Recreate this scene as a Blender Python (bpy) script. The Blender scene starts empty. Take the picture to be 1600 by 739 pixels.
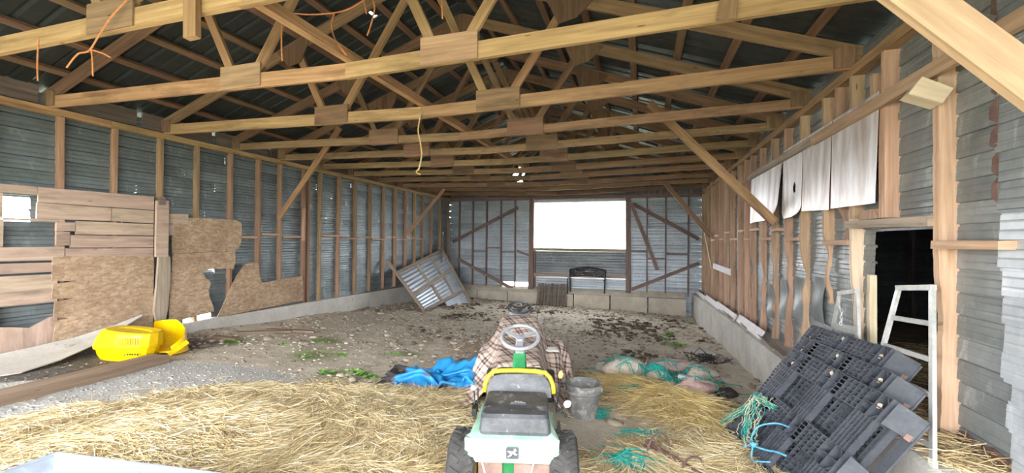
import bpy, math, random
import numpy as np
from mathutils import Vector, Matrix

random.seed(7)
RNG = np.random.default_rng(11)
SC = bpy.context.scene
COL = SC.collection

# ------------------------------------------------------------------ camera
cam_d = bpy.data.cameras.new('camera')
cam_d.sensor_width = 36.0
cam_d.lens = 656.67 / 1600 * 36.0
cam_d.clip_start = 0.05
cam_d.clip_end = 500
cam = bpy.data.objects.new('camera', cam_d)
COL.objects.link(cam)
R_ = Vector((.95628791, .29233395, .00736813))
U_ = Vector((-.00379033, -.01280326, .99991085))
F_ = Vector((-.29240223, .95623059, .01113556))
mw = Matrix((R_, U_, -F_)).transposed().to_4x4()
mw.translation = (0, 0, 2.374)
cam.matrix_world = mw
SC.camera = cam

# ------------------------------------------------------------------ sky and exposure
world = bpy.data.worlds.new('overcast_sky')
SC.world = world
world.use_nodes = True
wn = world.node_tree
wn.nodes.clear()
w_out = wn.nodes.new('ShaderNodeOutputWorld')
w_bg = wn.nodes.new('ShaderNodeBackground')
w_tc = wn.nodes.new('ShaderNodeTexCoord')
w_sep = wn.nodes.new('ShaderNodeSeparateXYZ')
w_rmp = wn.nodes.new('ShaderNodeValToRGB')
w_rmp.color_ramp.elements[0].position = 0.0
w_rmp.color_ramp.elements[0].color = (1.0, 1.0, 1.0, 1)
w_rmp.color_ramp.elements[1].position = 1.0
w_rmp.color_ramp.elements[1].color = (.90, .95, 1.0, 1)
wn.links.new(w_tc.outputs['Generated'], w_sep.inputs[0])
wn.links.new(w_sep.outputs['Z'], w_rmp.inputs[0])
wn.links.new(w_rmp.outputs[0], w_bg.inputs['Color'])
wn.links.new(w_bg.outputs[0], w_out.inputs['Surface'])
w_bg.inputs['Strength'].default_value = 4.0

SC.view_settings.view_transform = 'Standard'
SC.view_settings.look = 'None'
SC.view_settings.gamma = 1.0
SC.view_settings.use_curve_mapping = False
SC.view_settings.exposure = 2.18
SC.cycles.max_bounces = 10
SC.cycles.diffuse_bounces = 6

# ------------------------------------------------------------------ dimensions (metres)
XL, XR, YB = -6.97, 1.83, 14.717        # inner faces of the studs: left wall, right wall, back wall
SKL, SKR, SKB = XL - .10, XR + .10, YB + .10   # metal skins
RIDGE_X = -2.57


def G(x, y):
    return -0.0315 * x - 0.0621 * (y - 14.717)


# ------------------------------------------------------------------ noise in numpy
def _hash(ix, iy, seed):
    n = (ix * 374761393 + iy * 668265263 + seed * 974711) & 0x7fffffff
    n = ((n ^ (n >> 13)) * 1274126177) & 0x7fffffff
    return ((n ^ (n >> 16)) & 0xffff) / 65535.0


def vnoise(x, y, seed=0):
    x = np.asarray(x, float)
    y = np.asarray(y, float)
    ix = np.floor(x).astype(np.int64)
    iy = np.floor(y).astype(np.int64)
    fx = x - ix
    fy = y - iy
    fx = fx * fx * (3 - 2 * fx)
    fy = fy * fy * (3 - 2 * fy)
    a = _hash(ix, iy, seed)
    b = _hash(ix + 1, iy, seed)
    c = _hash(ix, iy + 1, seed)
    d = _hash(ix + 1, iy + 1, seed)
    return (a + (b - a) * fx) * (1 - fy) + (c + (d - c) * fx) * fy


def fbm(x, y, seed=0, oct=4):
    s = 0
    a = .5
    for k in range(oct):
        s = s + a * vnoise(x * 2 ** k, y * 2 ** k, seed + k * 17)
        a *= .5
    return s / (1 - .5 ** oct)


def sstep(a, b, x):
    t = np.clip((x - a) / (b - a), 0, 1)
    return t * t * (3 - 2 * t)


def poly_sd(px, py, poly):
    """signed distance to a polygon, negative inside"""
    px = np.asarray(px, float)
    py = np.asarray(py, float)
    d = np.full(px.shape, 1e9)
    ins = np.zeros(px.shape, bool)
    n = len(poly)
    for i in range(n):
        ax, ay = poly[i]
        bx, by = poly[(i + 1) % n]
        ex, ey = bx - ax, by - ay
        t = np.clip(((px - ax) * ex + (py - ay) * ey) / (ex * ex + ey * ey + 1e-12), 0, 1)
        d = np.minimum(d, np.hypot(px - ax - t * ex, py - ay - t * ey))
        cond = ((ay > py) != (by > py))
        xi = ex * (py - ay) / (ey if abs(ey) > 1e-12 else 1e-12) + ax
        ins ^= cond & (px < xi)
    return np.where(ins, -d, d)


STRAW_L = [(-5.6, -1.2), (-4.9, .6), (-4.55, 1.9), (-4.5, 2.36), (-4.2, 2.88), (-3.7, 3.41), (-3.1, 3.79), (-2.4, 4.14), (-1.8, 4.39),
           (-1.3, 4.5), (-1.2, 3.9), (-.5, 3.1), (-.2, 3.45), (.25, 3.85), (.7, 4.0), (1.58, 4.2), (1.58, -1.2)]
GRAVEL = [(-6.4, 0.), (-6.2, 1.9), (-5.6, 3.0), (-5.58, 3.75), (-5.0, 3.9), (-4.0, 3.95), (-3.15, 3.83), (-3.6, 3.3), (-4.39, 2.7), (-4.5, 1.9), (-4.9, 0.)]
MOUNDS = [(.32, 4.76, .10, .5), (-.15, 5.2, .05, .35), (-3.2, 2.6, .05, .8), (-2.0, 3.2, .04, .6), (.6, 4.0, .05, .5)]


def straw_mask(x, y):
    n = fbm(np.asarray(x) * 2.2, np.asarray(y) * 2.2, 5, 3) - .5
    bare = np.exp(-((np.asarray(x) + .42) ** 2 + (np.asarray(y) - 3.85) ** 2) / .16)
    heaps = 0
    for hx, hy, rx, ry, k in ((.36, 4.72, .42, .30, 1.1), (-.15, 5.32, .32, .13, .8), (.85, 4.75, .25, .35, .7), (-.1, 4.55, .3, .2, .35)):
        heaps = heaps + k * np.exp(-((np.asarray(x) - hx) / rx) ** 2 - ((np.asarray(y) - hy) / ry) ** 2)
    heaps = heaps * (.7 + n)
    return np.clip((1 - sstep(-.16, .14, poly_sd(x, y, STRAW_L) + n * .5)) * (1 - .5 * bare) + heaps, 0, 1)


def fz(x, y):
    x = np.asarray(x, float)
    y = np.asarray(y, float)
    z = G(x, y)
    z = z + (fbm(x * .9, y * .9, 3, 2) - .5) * .05
    far = sstep(3.5, 6.5, y)
    z = z + (fbm(x * 5, y * 5, 9, 3) - .5) * (.02 + .05 * far)
    m = straw_mask(x, y)
    z = z + m * (.02 + .05 * fbm(x * 1.6, y * 1.6, 21, 3))
    for mx, my, h, r in MOUNDS:
        z = z + h * np.exp(-((x - mx) ** 2 + (y - my) ** 2) / (r * r))
    # dirt swept up against the foot of the walls
    z = z + .05 * np.exp(-(x - XL) / .4) + .05 * sstep(13.2, 14.4, y)
    return z


def fzs(x, y):
    return float(fz(np.array([x]), np.array([y]))[0])


# ------------------------------------------------------------------ materials
MATS = {}


class NT:
    def __init__(self, name):
        self.m = bpy.data.materials.new(name)
        self.m.use_nodes = True
        self.t = self.m.node_tree
        self.t.nodes.clear()
        self.out = self.n('ShaderNodeOutputMaterial')
        self.b = self.n('ShaderNodeBsdfPrincipled')
        self.l(self.b.outputs[0], self.out.inputs[0])
        MATS[name] = self.m

    def n(self, k, **kw):
        x = self.t.nodes.new(k)
        for a, v in kw.items():
            setattr(x, a, v)
        return x

    def l(self, a, b):
        self.t.links.new(a, b)

    def coord(self, kind='Object', scale=(1, 1, 1), rand=False):
        tc = self.n('ShaderNodeTexCoord')
        mp = self.n('ShaderNodeMapping')
        mp.inputs['Scale'].default_value = scale
        self.l(tc.outputs[kind], mp.inputs[0])
        if rand:
            oi = self.n('ShaderNodeObjectInfo')
            ml = self.n('ShaderNodeMath', operation='MULTIPLY')
            ml.inputs[1].default_value = 37.0
            self.l(oi.outputs['Random'], ml.inputs[0])
            cb = self.n('ShaderNodeCombineXYZ')
            for k in range(3):
                self.l(ml.outputs[0], cb.inputs[k])
            self.l(cb.outputs[0], mp.inputs['Location'])
        return mp.outputs[0]

    def noise(self, vec, scale, detail=4, rough=.55, dist=0.0):
        x = self.n('ShaderNodeTexNoise')
        x.inputs['Scale'].default_value = scale
        x.inputs['Detail'].default_value = detail
        x.inputs['Roughness'].default_value = rough
        x.inputs['Distortion'].default_value = dist
        self.l(vec, x.inputs['Vector'])
        return x.outputs['Fac']

    def ramp(self, fac, stops):
        r = self.n('ShaderNodeValToRGB')
        e = r.color_ramp.elements
        while len(e) < len(stops):
            e.new(.5)
        for k, (p, c) in enumerate(stops):
            e[k].position = p
            e[k].color = (*c, 1) if not isinstance(c, (int, float)) else (c, c, c, 1)
        self.l(fac, r.inputs[0])
        return r.outputs[0]

    def mix(self, fac, a, b, mode='MIX'):
        x = self.n('ShaderNodeMix', data_type='RGBA', blend_type=mode)
        if isinstance(fac, (int, float)):
            x.inputs[0].default_value = fac
        else:
            self.l(fac, x.inputs[0])
        for k, v in ((6, a), (7, b)):
            if isinstance(v, tuple):
                x.inputs[k].default_value = (*v, 1)
            else:
                self.l(v, x.inputs[k])
        return x.outputs[2]

    def math(self, op, a, b=None):
        x = self.n('ShaderNodeMath', operation=op)
        for k, v in ((0, a), (1, b)):
            if v is None:
                continue
            if isinstance(v, (int, float)):
                x.inputs[k].default_value = v
            else:
                self.l(v, x.inputs[k])
        return x.outputs[0]

    def vary(self, col, amount=.3, hue=.02):
        """each object its own tint"""
        oi = self.n('ShaderNodeObjectInfo')
        mr = self.n('ShaderNodeMapRange')
        mr.inputs['To Min'].default_value = 1 - amount
        mr.inputs['To Max'].default_value = 1 + amount
        self.l(oi.outputs['Random'], mr.inputs['Value'])
        h = self.n('ShaderNodeHueSaturation')
        self.l(col, h.inputs['Color'])
        self.l(mr.outputs[0], h.inputs['Value'])
        m2 = self.math('FRACT', self.math('MULTIPLY', oi.outputs['Random'], 7.31))
        m3 = self.n('ShaderNodeMapRange')
        m3.inputs['To Min'].default_value = .5 - hue
        m3.inputs['To Max'].default_value = .5 + hue
        self.l(m2, m3.inputs['Value'])
        self.l(m3.outputs[0], h.inputs['Hue'])
        return h.outputs[0]

    def bump(self, h, strength=.3, dist=.01):
        b = self.n('ShaderNodeBump')
        b.inputs['Strength'].default_value = strength
        b.inputs['Distance'].default_value = dist
        self.l(h, b.inputs['Height'])
        self.l(b.outputs[0], self.b.inputs['Normal'])

    def fin(self, col, rough=.7, metal=0.0):
        if isinstance(col, tuple):
            self.b.inputs['Base Color'].default_value = (*col, 1)
        else:
            self.l(col, self.b.inputs['Base Color'])
        if isinstance(rough, (int, float)):
            self.b.inputs['Roughness'].default_value = rough
        else:
            self.l(rough, self.b.inputs['Roughness'])
        self.b.inputs['Metallic'].default_value = metal
        return self.m


def wood(name, dark, light, stain=.45, vary=.22, rough=.75):
    t = NT(name)
    uv = t.coord('UV', (1.3, 26, 1), rand=True)
    g = t.noise(uv, 1.0, 6, .6, .6)
    c = t.ramp(g, [(.28, dark), (.72, light)])
    uv2 = t.coord('UV', (.9, 3.5, 1), rand=True)
    s = t.noise(uv2, 1.6, 4, .6)
    sm = t.ramp(s, [(.5, 0.0), (.74, stain)])
    c = t.mix(sm, c, tuple(v * .42 for v in dark))
    vo = t.n('ShaderNodeTexVoronoi')
    vo.inputs['Scale'].default_value = 1.0
    t.l(t.coord('UV', (2.2, 11, 1), rand=True), vo.inputs['Vector'])
    k = t.ramp(vo.outputs['Distance'], [(.045, 1.0), (.09, 0.0)])
    c = t.mix(t.math('MULTIPLY', k, .75), c, tuple(v * .3 for v in dark))
    c = t.vary(c, vary, .012)
    t.bump(g, .25, .004)
    return t.fin(c, rough)


def blotch(name, c1, c2, scale=4, rough=.7, metal=0.0, c3=None, th=.62, bump=.2, fine=40, vary=0.0, kind='Object'):
    t = NT(name)
    v = t.coord(kind, rand=vary > 0)
    n1 = t.noise(v, scale, 6, .6)
    c = t.ramp(n1, [(.32, c1), (.68, c2)])
    if c3:
        n2 = t.noise(v, scale * 1.7, 5, .65, .4)
        c = t.mix(t.ramp(n2, [(th, 0.0), (th + .1, 1.0)]), c, c3)
    n3 = t.noise(v, fine, 4, .6)
    c = t.mix(.25, c, t.ramp(n3, [(.3, .25), (.7, 1.0)]), 'MULTIPLY')
    if vary:
        c = t.vary(c, vary, .01)
    if bump:
        t.bump(n3, bump, .006)
    return t.fin(c, rough, metal)


def siding(name, base, streak, white, rough=.5, metal=.35):
    t = NT(name)
    v = t.coord('Object', (1, 1, 1), rand=True)
    a = t.noise(v, .9, 5, .6)
    c = t.ramp(a, [(.3, base), (.7, streak)])
    v2 = t.coord('Object', (2.6, 2.6, .8), rand=True)
    b = t.noise(v2, 2.2, 6, .7, .5)
    c = t.mix(t.ramp(b, [(.56, 0.0), (.72, .7)]), c, white)
    d = t.noise(v, 14, 4, .6)
    c = t.mix(.3, c, t.ramp(d, [(.3, .45), (.65, 1.0)]), 'MULTIPLY')
    ru = t.noise(v, 3.1, 6, .7)
    c = t.mix(t.ramp(ru, [(.68, 0.0), (.8, .6)]), c, (.16, .09, .055))
    c = t.vary(c, .12, .008)
    t.bump(t.noise(v, 5, 3), .12, .01)
    return t.fin(c, t.ramp(b, [(.3, rough - .12), (.7, rough + .15)]), metal)


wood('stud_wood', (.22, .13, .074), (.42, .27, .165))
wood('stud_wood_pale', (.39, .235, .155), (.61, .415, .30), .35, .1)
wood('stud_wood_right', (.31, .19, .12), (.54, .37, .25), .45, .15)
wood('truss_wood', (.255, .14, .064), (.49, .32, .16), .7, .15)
wood('truss_wood_dim', (.165, .097, .049), (.35, .222, .118), .65, .16)  # same timber as truss_wood, weaker light farther in put into the colour
wood('truss_wood_shaded', (.15, .087, .048), (.31, .19, .105), .6, .2)  # same timber again, lack of light painted darker still
wood('weathered_wood', (.22, .17, .13), (.42, .34, .27), .4, .15)
wood('dark_old_wood', (.10, .075, .065), (.22, .175, .15), .4, .15)
wood('board_wood', (.37, .265, .20), (.57, .44, .35), .7, .12)
wood('fresh_wood', (.58, .45, .31), (.76, .64, .48), .25, .06)
wood('timber_wood', (.17, .11, .075), (.33, .235, .17), .3, .05)
wood('purlin_wood', (.125, .072, .042), (.26, .155, .09), .5, .25)
wood('plywood_plate', (.14, .078, .045), (.27, .165, .095), .65, .25)
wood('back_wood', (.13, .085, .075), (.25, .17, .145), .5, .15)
wood('brace_wood', (.32, .205, .12), (.48, .33, .21), .35, .08)


def osb():
    t = NT('osb')
    v = t.coord('Object', (1, 1, 1))
    vo = t.n('ShaderNodeTexVoronoi')
    vo.inputs['Scale'].default_value = 38
    vo.inputs['Randomness'].default_value = 1
    t.l(t.coord('Object', (1, .55, 1)), vo.inputs['Vector'])
    c = t.ramp(vo.outputs['Color'], [(.15, (.37, .25, .16)), (.5, (.47, .33, .215)), (.85, (.57, .42, .29))])
    b = t.noise(v, 1.6, 5, .65)
    c = t.mix(t.ramp(b, [(.48, 0.0), (.72, .7)]), c, (.20, .115, .07))
    d = t.noise(v, 55, 3, .6)
    c = t.mix(.4, c, t.ramp(d, [(.3, .3), (.7, 1.0)]), 'MULTIPLY')
    t.bump(vo.outputs['Distance'], .3, .004)
    t.fin(c, .8)


osb()
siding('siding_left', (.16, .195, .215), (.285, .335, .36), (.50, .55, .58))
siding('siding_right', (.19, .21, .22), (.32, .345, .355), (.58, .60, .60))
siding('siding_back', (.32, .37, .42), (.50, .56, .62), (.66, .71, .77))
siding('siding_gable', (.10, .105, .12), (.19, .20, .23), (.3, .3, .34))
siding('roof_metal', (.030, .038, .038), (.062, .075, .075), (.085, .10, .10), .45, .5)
siding('dark_sheet', (.14, .155, .17), (.26, .28, .30), (.42, .45, .48))
siding('lean_to_metal', (.07, .075, .08), (.13, .14, .15), (.2, .21, .22))
siding('galvanised', (.42, .47, .53), (.58, .63, .70), (.75, .78, .82), .38, .55)
siding('trough_metal', (.30, .34, .40), (.42, .47, .54), (.56, .60, .66), .38, .5)
siding('bright_sheet', (.46, .50, .55), (.66, .70, .76), (.82, .85, .9), .4, .45)


def white_sheet():
    t = NT('white_sheet')
    v = t.coord('Object', (1, 2.2, .5), rand=True)
    a = t.noise(v, 1.9, 5, .6, .3)
    c = t.ramp(a, [(.34, (.46, .385, .355)), (.48, (.66, .62, .64)), (.62, (.84, .84, .88))])
    v2 = t.coord('Object', (1, 5, .6), rand=True)
    b = t.noise(v2, 1.4, 5, .6)
    c = t.mix(t.ramp(b, [(.55, 0.0), (.74, .6)]), c, (.36, .25, .20))
    t.fin(c, .42, .25)


white_sheet()
blotch('concrete', (.50, .48, .44), (.68, .66, .62), 2.2, .9, 0, (.30, .25, .20), .64, .35, 30)
blotch('block_concrete', (.56, .50, .41), (.74, .68, .57), 2.6, .9, 0, (.24, .20, .16), .66, .4, 26, .08)
blotch('slab_concrete', (.5, .48, .44), (.62, .60, .55), 6, .9)
blotch('white_board', (.66, .62, .64), (.80, .77, .79), 3, .6, 0, (.5, .45, .42), .7)
blotch('fibre_sheet', (.50, .47, .42), (.66, .64, .59), 2.4, .6, 0, (.36, .31, .26), .64)
blotch('black_plastic', (.045, .05, .062), (.085, .093, .112), 5, .42, 0, (.13, .135, .145), .66, .1)
blotch('pallet_plate', (.055, .060, .072), (.095, .103, .12), 5, .4, 0, (.22, .22, .22), .66, .1)
blotch('aluminium', (.46, .47, .46), (.62, .63, .62), 9, .4, .35, (.42, .40, .36), .66, .05)
blotch('rusty_iron', (.10, .055, .045), (.21, .125, .105), 14, .8, .2, None, .6, .3)
blotch('black_iron', (.012, .012, .014), (.035, .034, .036), 20, .5, .3)
blotch('rubber', (.018, .018, .018), (.055, .053, .05), 12, .85, 0, (.17, .155, .13), .62, .3)
blotch('green_paint', (.02, .17, .055), (.035, .25, .09), 5, .32, 0, (.10, .22, .12), .7, 0)
blotch('green_glare', (.24, .46, .34), (.42, .62, .50), 3, .3, 0, (.62, .72, .66), .55, 0)  # green paint lightened to carry the glare on the fender
blotch('yellow_paint', (.72, .46, .01), (.86, .60, .02), 4, .35, 0, None, .6, 0)
blotch('yellow_plastic', (.80, .50, .0), (.90, .62, .0), 3, .32, 0, (.62, .36, .01), .72, 0)
blotch('black_vinyl', (.03, .033, .04), (.085, .09, .10), 9, .42, 0, (.24, .245, .25), .6, .3)
blotch('grey_plastic', (.22, .23, .25), (.34, .35, .37), 12, .5)
blotch('bucket_plastic', (.15, .15, .15), (.24, .24, .235), 8, .7, 0, (.38, .365, .34), .5, .2)
blotch('muffler_rust', (.19, .115, .095), (.32, .21, .175), 9, .75, .2)
blotch('white_plastic', (.74, .72, .68), (.82, .80, .76), 9, .5)
blotch('orange_wood_knob', (.75, .38, .10), (.82, .48, .18), 9, .5)
blotch('pale_metal', (.6, .6, .58), (.7, .7, .68), 9, .4, .3)
blotch('turquoise_twine', (.0, .26, .22), (.03, .50, .43), 30, .7)
blotch('pale_twine', (.48, .44, .28), (.66, .62, .44), 30, .8)
blotch('blue_rope', (.07, .32, .58), (.16, .50, .75), 20, .6)
blotch('orange_twine', (.55, .20, .07), (.72, .30, .12), 20, .7)
blotch('yellow_twine', (.52, .36, .13), (.70, .52, .24), 20, .7)
blotch('pink_bag', (.52, .30, .28), (.66, .48, .44), 11, .8, 0, (.68, .62, .56), .56, .8, 60)
blotch('pale_bag', (.44, .37, .29), (.64, .56, .47), 11, .8, 0, (.60, .40, .36), .56, .8, 60)
blotch('black_lump', (.02, .018, .018), (.06, .052, .05), 14, .8)
blotch('manure', (.055, .036, .022), (.135, .095, .062), 8, .95)
blotch('stone', (.30, .28, .25), (.56, .53, .49), 6, .9, 0, None, .6, .2)
blotch('leaf_green', (.09, .26, .03), (.20, .44, .08), 14, .6)
blotch('outside_ground', (.30, .32, .22), (.46, .45, .36), 1, .95)
blotch('black_wire', (.012, .012, .012), (.03, .03, .03), 14, .5)


def tarp_mat():
    t = NT('blue_tarp')
    v = t.coord('UV', (1, 1, 1))
    a = t.noise(v, 1.7, 3, .5, .3)
    blue = t.ramp(t.noise(v, 7, 5, .6), [(.3, (.01, .19, .48)), (.7, (.03, .32, .68))])
    c = t.mix(t.ramp(a, [(.58, 0.0), (.62, 1.0)]), blue, (.075, .075, .085))
    sx = t.n('ShaderNodeSeparateXYZ')
    t.l(v, sx.inputs[0])
    edge = t.ramp(sx.outputs[0], [(.20, 1.0), (.24, 0.0)])
    c = t.mix(edge, c, (.05, .045, .05))
    d = t.noise(v, 3.3, 5, .65)
    c = t.mix(t.ramp(d, [(.60, 0.0), (.75, .5)]), c, (.33, .36, .37))
    g = t.n('ShaderNodeNewGeometry')
    c = t.mix(g.outputs['Backfacing'], c, (.07, .07, .08))
    t.fin(c, .5)


tarp_mat()


def plaid_mat():
    t = NT('plaid_cloth')
    tc = t.n('ShaderNodeTexCoord')
    sx = t.n('ShaderNodeSeparateXYZ')
    t.l(tc.outputs['UV'], sx.inputs[0])

    def bands(o):
        f = t.math('FRACT', t.math('MULTIPLY', o, 1 / .19))
        p = t.n('ShaderNodeValToRGB')
        p.color_ramp.interpolation = 'CONSTANT'
        e = p.color_ramp.elements
        st = [(0, 0), (.08, .8), (.20, .2), (.26, .2), (.30, .8), (.42, 0), (.66, .35), (.78, 0)]
        while len(e) < len(st):
            e.new(.5)
        for k, (q, val) in enumerate(st):
            e[k].position = q
            e[k].color = (val, val, val, 1)
        t.l(f, p.inputs[0])
        return p.outputs[0]
    a = bands(sx.outputs[0])
    b = bands(sx.outputs[1])
    s = t.math('MULTIPLY', t.math('ADD', a, b), .8)
    base = t.ramp(t.noise(t.coord('UV'), 3, 4), [(.3, (.68, .53, .45)), (.7, (.80, .65, .56))])
    c = t.mix(s, base, (.085, .045, .04))
    w = t.noise(t.coord('UV'), 160, 2)
    c = t.mix(.25, c, t.ramp(w, [(.3, .4), (.7, 1.0)]), 'MULTIPLY')
    t.bump(w, .2, .002)
    t.fin(c, .9)


plaid_mat()


def floor_mat():
    t = NT('dirt_floor')
    v = t.coord('Object', (1, 1, 1))

    def att(n):
        a = t.n('ShaderNodeAttribute')
        a.attribute_name = n
        return a.outputs['Fac']
    n1 = t.noise(v, 2.2, 8, .65)
    n2 = t.noise(v, 18, 6, .65)
    n3 = t.noise(v, 70, 4, .6)
    dirt = t.ramp(n1, [(.3, (.44, .37, .285)), (.5, (.56, .49, .395)), (.7, (.64, .58, .48))])
    dirt = t.mix(t.ramp(n2, [(.56, 0.0), (.7, .6)]), dirt, (.27, .215, .155))
    dirt = t.mix(t.ramp(n3, [(.6, 0.0), (.7, .6)]), dirt, (.66, .62, .54))
    grav = t.ramp(n3, [(.3, (.32, .305, .285)), (.55, (.50, .485, .455)), (.75, (.66, .64, .61))])
    grav = t.mix(t.ramp(n1, [(.45, 0.0), (.7, .5)]), grav, (.36, .34, .31))
    straw = t.ramp(n2, [(.3, (.40, .28, .12)), (.6, (.62, .47, .24)), (.8, (.74, .60, .36))])
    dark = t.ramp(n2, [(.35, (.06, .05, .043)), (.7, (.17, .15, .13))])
    green = t.ramp(n2, [(.35, (.14, .20, .05)), (.7, (.33, .36, .15))])
    rust = t.ramp(n2, [(.35, (.36, .20, .10)), (.7, (.50, .33, .19))])

    def edged(a, lo=.38, hi=.62):
        return t.ramp(t.math('ADD', a, t.math('MULTIPLY', t.math('SUBTRACT', n2, .5), .9)), [(lo, 0.0), (hi, 1.0)])
    c = t.mix(edged(att('rust')), dirt, rust)
    c = t.mix(edged(att('green'), .5, .8), c, green)
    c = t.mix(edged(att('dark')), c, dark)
    c = t.mix(edged(att('gravel')), c, grav)
    c = t.mix(edged(att('straw')), c, straw)
    t.bump(t.math('ADD', n2, t.math('MULTIPLY', n3, .5)), .6, .02)
    t.fin(c, .95)


floor_mat()


def attr_mat(name, rough=.75):
    t = NT(name)
    a = t.n('ShaderNodeAttribute')
    a.attribute_name = 'tint'
    t.fin(a.outputs['Color'], rough)


attr_mat('straw_blades')
attr_mat('clod_dirt', .95)

# ------------------------------------------------------------------ mesh helpers
ROOTM = {}


class MB:
    def __init__(self):
        self.v = []
        self.f = []
        self.uv = []

    def quad(self, a, b, c, d, uv=None):
        i = len(self.v)
        self.v += [tuple(a), tuple(b), tuple(c), tuple(d)]
        self.f.append((i, i + 1, i + 2, i + 3))
        self.uv += uv or [(0, 0), (1, 0), (1, 1), (0, 1)]

    def beam(self, p0, p1, w, t, up=(0, 0, 1), jit=0.0):
        """box from p0 to p1, w across, t along up"""
        p0 = Vector(p0)
        p1 = Vector(p1)
        d = p1 - p0
        L = d.length
        d = d / L
        s = d.cross(Vector(up))
        if s.length < 1e-4:
            s = d.cross(Vector((1, 0, 0)))
        s.normalize()
        n = s.cross(d)
        n.normalize()
        cs = []
        for p in (p0, p1):
            for a, b in ((-1, -1), (1, -1), (1, 1), (-1, 1)):
                j = Vector((random.uniform(-jit, jit), random.uniform(-jit, jit), random.uniform(-jit, jit)))
                cs.append(p + s * (a * w / 2) + n * (b * t / 2) + j)
        i = len(self.v)
        self.v += [tuple(c) for c in cs]
        o = 0.0
        for k in range(4):
            wd = w if k % 2 == 0 else t
            a, b = k, (k + 1) % 4
            self.f.append((i + a, i + b, i + 4 + b, i + 4 + a))
            self.uv += [(0, o), (0, o + wd), (L, o + wd), (L, o)]
            o += wd + .013
        self.f.append((i + 3, i + 2, i + 1, i))
        self.uv += [(0, 0), (.02, 0), (.02, w), (0, w)]
        self.f.append((i + 4, i + 5, i + 6, i + 7))
        self.uv += [(0, 0), (.02, 0), (.02, w), (0, w)]
        return self

    def box(self, c, s, rot=None):
        c = Vector(c)
        ax = [Vector((1, 0, 0)), Vector((0, 1, 0)), Vector((0, 0, 1))]
        if rot is not None:
            ax = [rot @ a for a in ax]
        k = max(range(3), key=lambda q: s[q])
        o = [q for q in range(3) if q != k]
        return self.beam(c - ax[k] * s[k] / 2, c + ax[k] * s[k] / 2, s[o[0]], s[o[1]], ax[o[1]])

    def tube(self, pts, r, n=6, closed=False, cap=True):
        pts = [Vector(p) for p in pts]
        rs = r if isinstance(r, (list, tuple)) else [r] * len(pts)
        N = len(pts)
        base = len(self.v)
        prev = None
        acc = 0
        accs = []
        for k in range(N):
            if closed:
                d = pts[(k + 1) % N] - pts[k - 1]
            else:
                d = pts[min(k + 1, N - 1)] - pts[max(k - 1, 0)]
            if d.length < 1e-9:
                d = Vector((0, 0, 1))
            d.normalize()
            if prev is None:
                a = Vector((0, 0, 1)) if abs(d.z) < .9 else Vector((1, 0, 0))
                s = d.cross(a).normalized()
            else:
                s = prev - d * prev.dot(d)
                if s.length < 1e-6:
                    s = d.cross(Vector((0, 0, 1)))
                s.normalize()
            prev = s
            b = d.cross(s)
            if k:
                acc += (pts[k] - pts[k - 1]).length
            accs.append(acc)
            for j in range(n):
                q = 2 * math.pi * j / n
                self.v.append(tuple(pts[k] + (s * math.cos(q) + b * math.sin(q)) * rs[k]))
        for k in range(N if closed else N - 1):
            k2 = (k + 1) % N
            for j in range(n):
                j2 = (j + 1) % n
                self.f.append((base + k * n + j, base + k * n + j2, base + k2 * n + j2, base + k2 * n + j))
                u0, u1 = accs[k], accs[k2] if k2 else accs[k] + .05
                self.uv += [(u0, j * .02), (u0, j * .02 + .02), (u1, j * .02 + .02), (u1, j * .02)]
        if cap and not closed:
            self.f.append(tuple(base + j for j in reversed(range(n))))
            self.uv += [(0, 0)] * n
            self.f.append(tuple(base + (N - 1) * n + j for j in range(n)))
            self.uv += [(0, 0)] * n
        return self

    def prism(self, poly, fn, t0, t1):
        """poly of 2D points; fn(a, b, t) -> 3D; extruded from t0 to t1"""
        n = len(poly)
        i = len(self.v)
        self.v += [tuple(fn(a, b, t0)) for a, b in poly] + [tuple(fn(a, b, t1)) for a, b in poly]
        self.f.append(tuple(range(i, i + n)))
        self.uv += [(b, a) for a, b in poly]
        self.f.append(tuple(range(i + 2 * n - 1, i + n - 1, -1)))
        self.uv += [(b, a) for a, b in reversed(poly)]
        for k in range(n):
            k2 = (k + 1) % n
            self.f.append((i + k2, i + k, i + n + k, i + n + k2))
            L = math.dist(poly[k], poly[k2])
            self.uv += [(0, 0), (L, 0), (L, .03), (0, .03)]
        return self

    def lathe(self, prof, c, axis='Z', n=24, frame=None):
        """prof: (r, h) pairs round an axis"""
        c = Vector(c)
        fr = frame or {'Z': (Vector((1, 0, 0)), Vector((0, 1, 0)), Vector((0, 0, 1))),
                       'X': (Vector((0, 1, 0)), Vector((0, 0, 1)), Vector((1, 0, 0))),
                       'Y': (Vector((1, 0, 0)), Vector((0, 0, 1)), Vector((0, 1, 0)))}[axis]
        i = len(self.v)
        m = len(prof)
        for k in range(n):
            q = 2 * math.pi * k / n
            d = fr[0] * math.cos(q) + fr[1] * math.sin(q)
            for r, h in prof:
                self.v.append(tuple(c + d * r + fr[2] * h))
        for k in range(n):
            k2 = (k + 1) % n
            for j in range(m - 1):
                self.f.append((i + k * m + j, i + k2 * m + j, i + k2 * m + j + 1, i + k * m + j + 1))
                self.uv += [(k / n, j / m), ((k + 1) / n, j / m), ((k + 1) / n, (j + 1) / m), (k / n, (j + 1) / m)]
        return self

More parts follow.
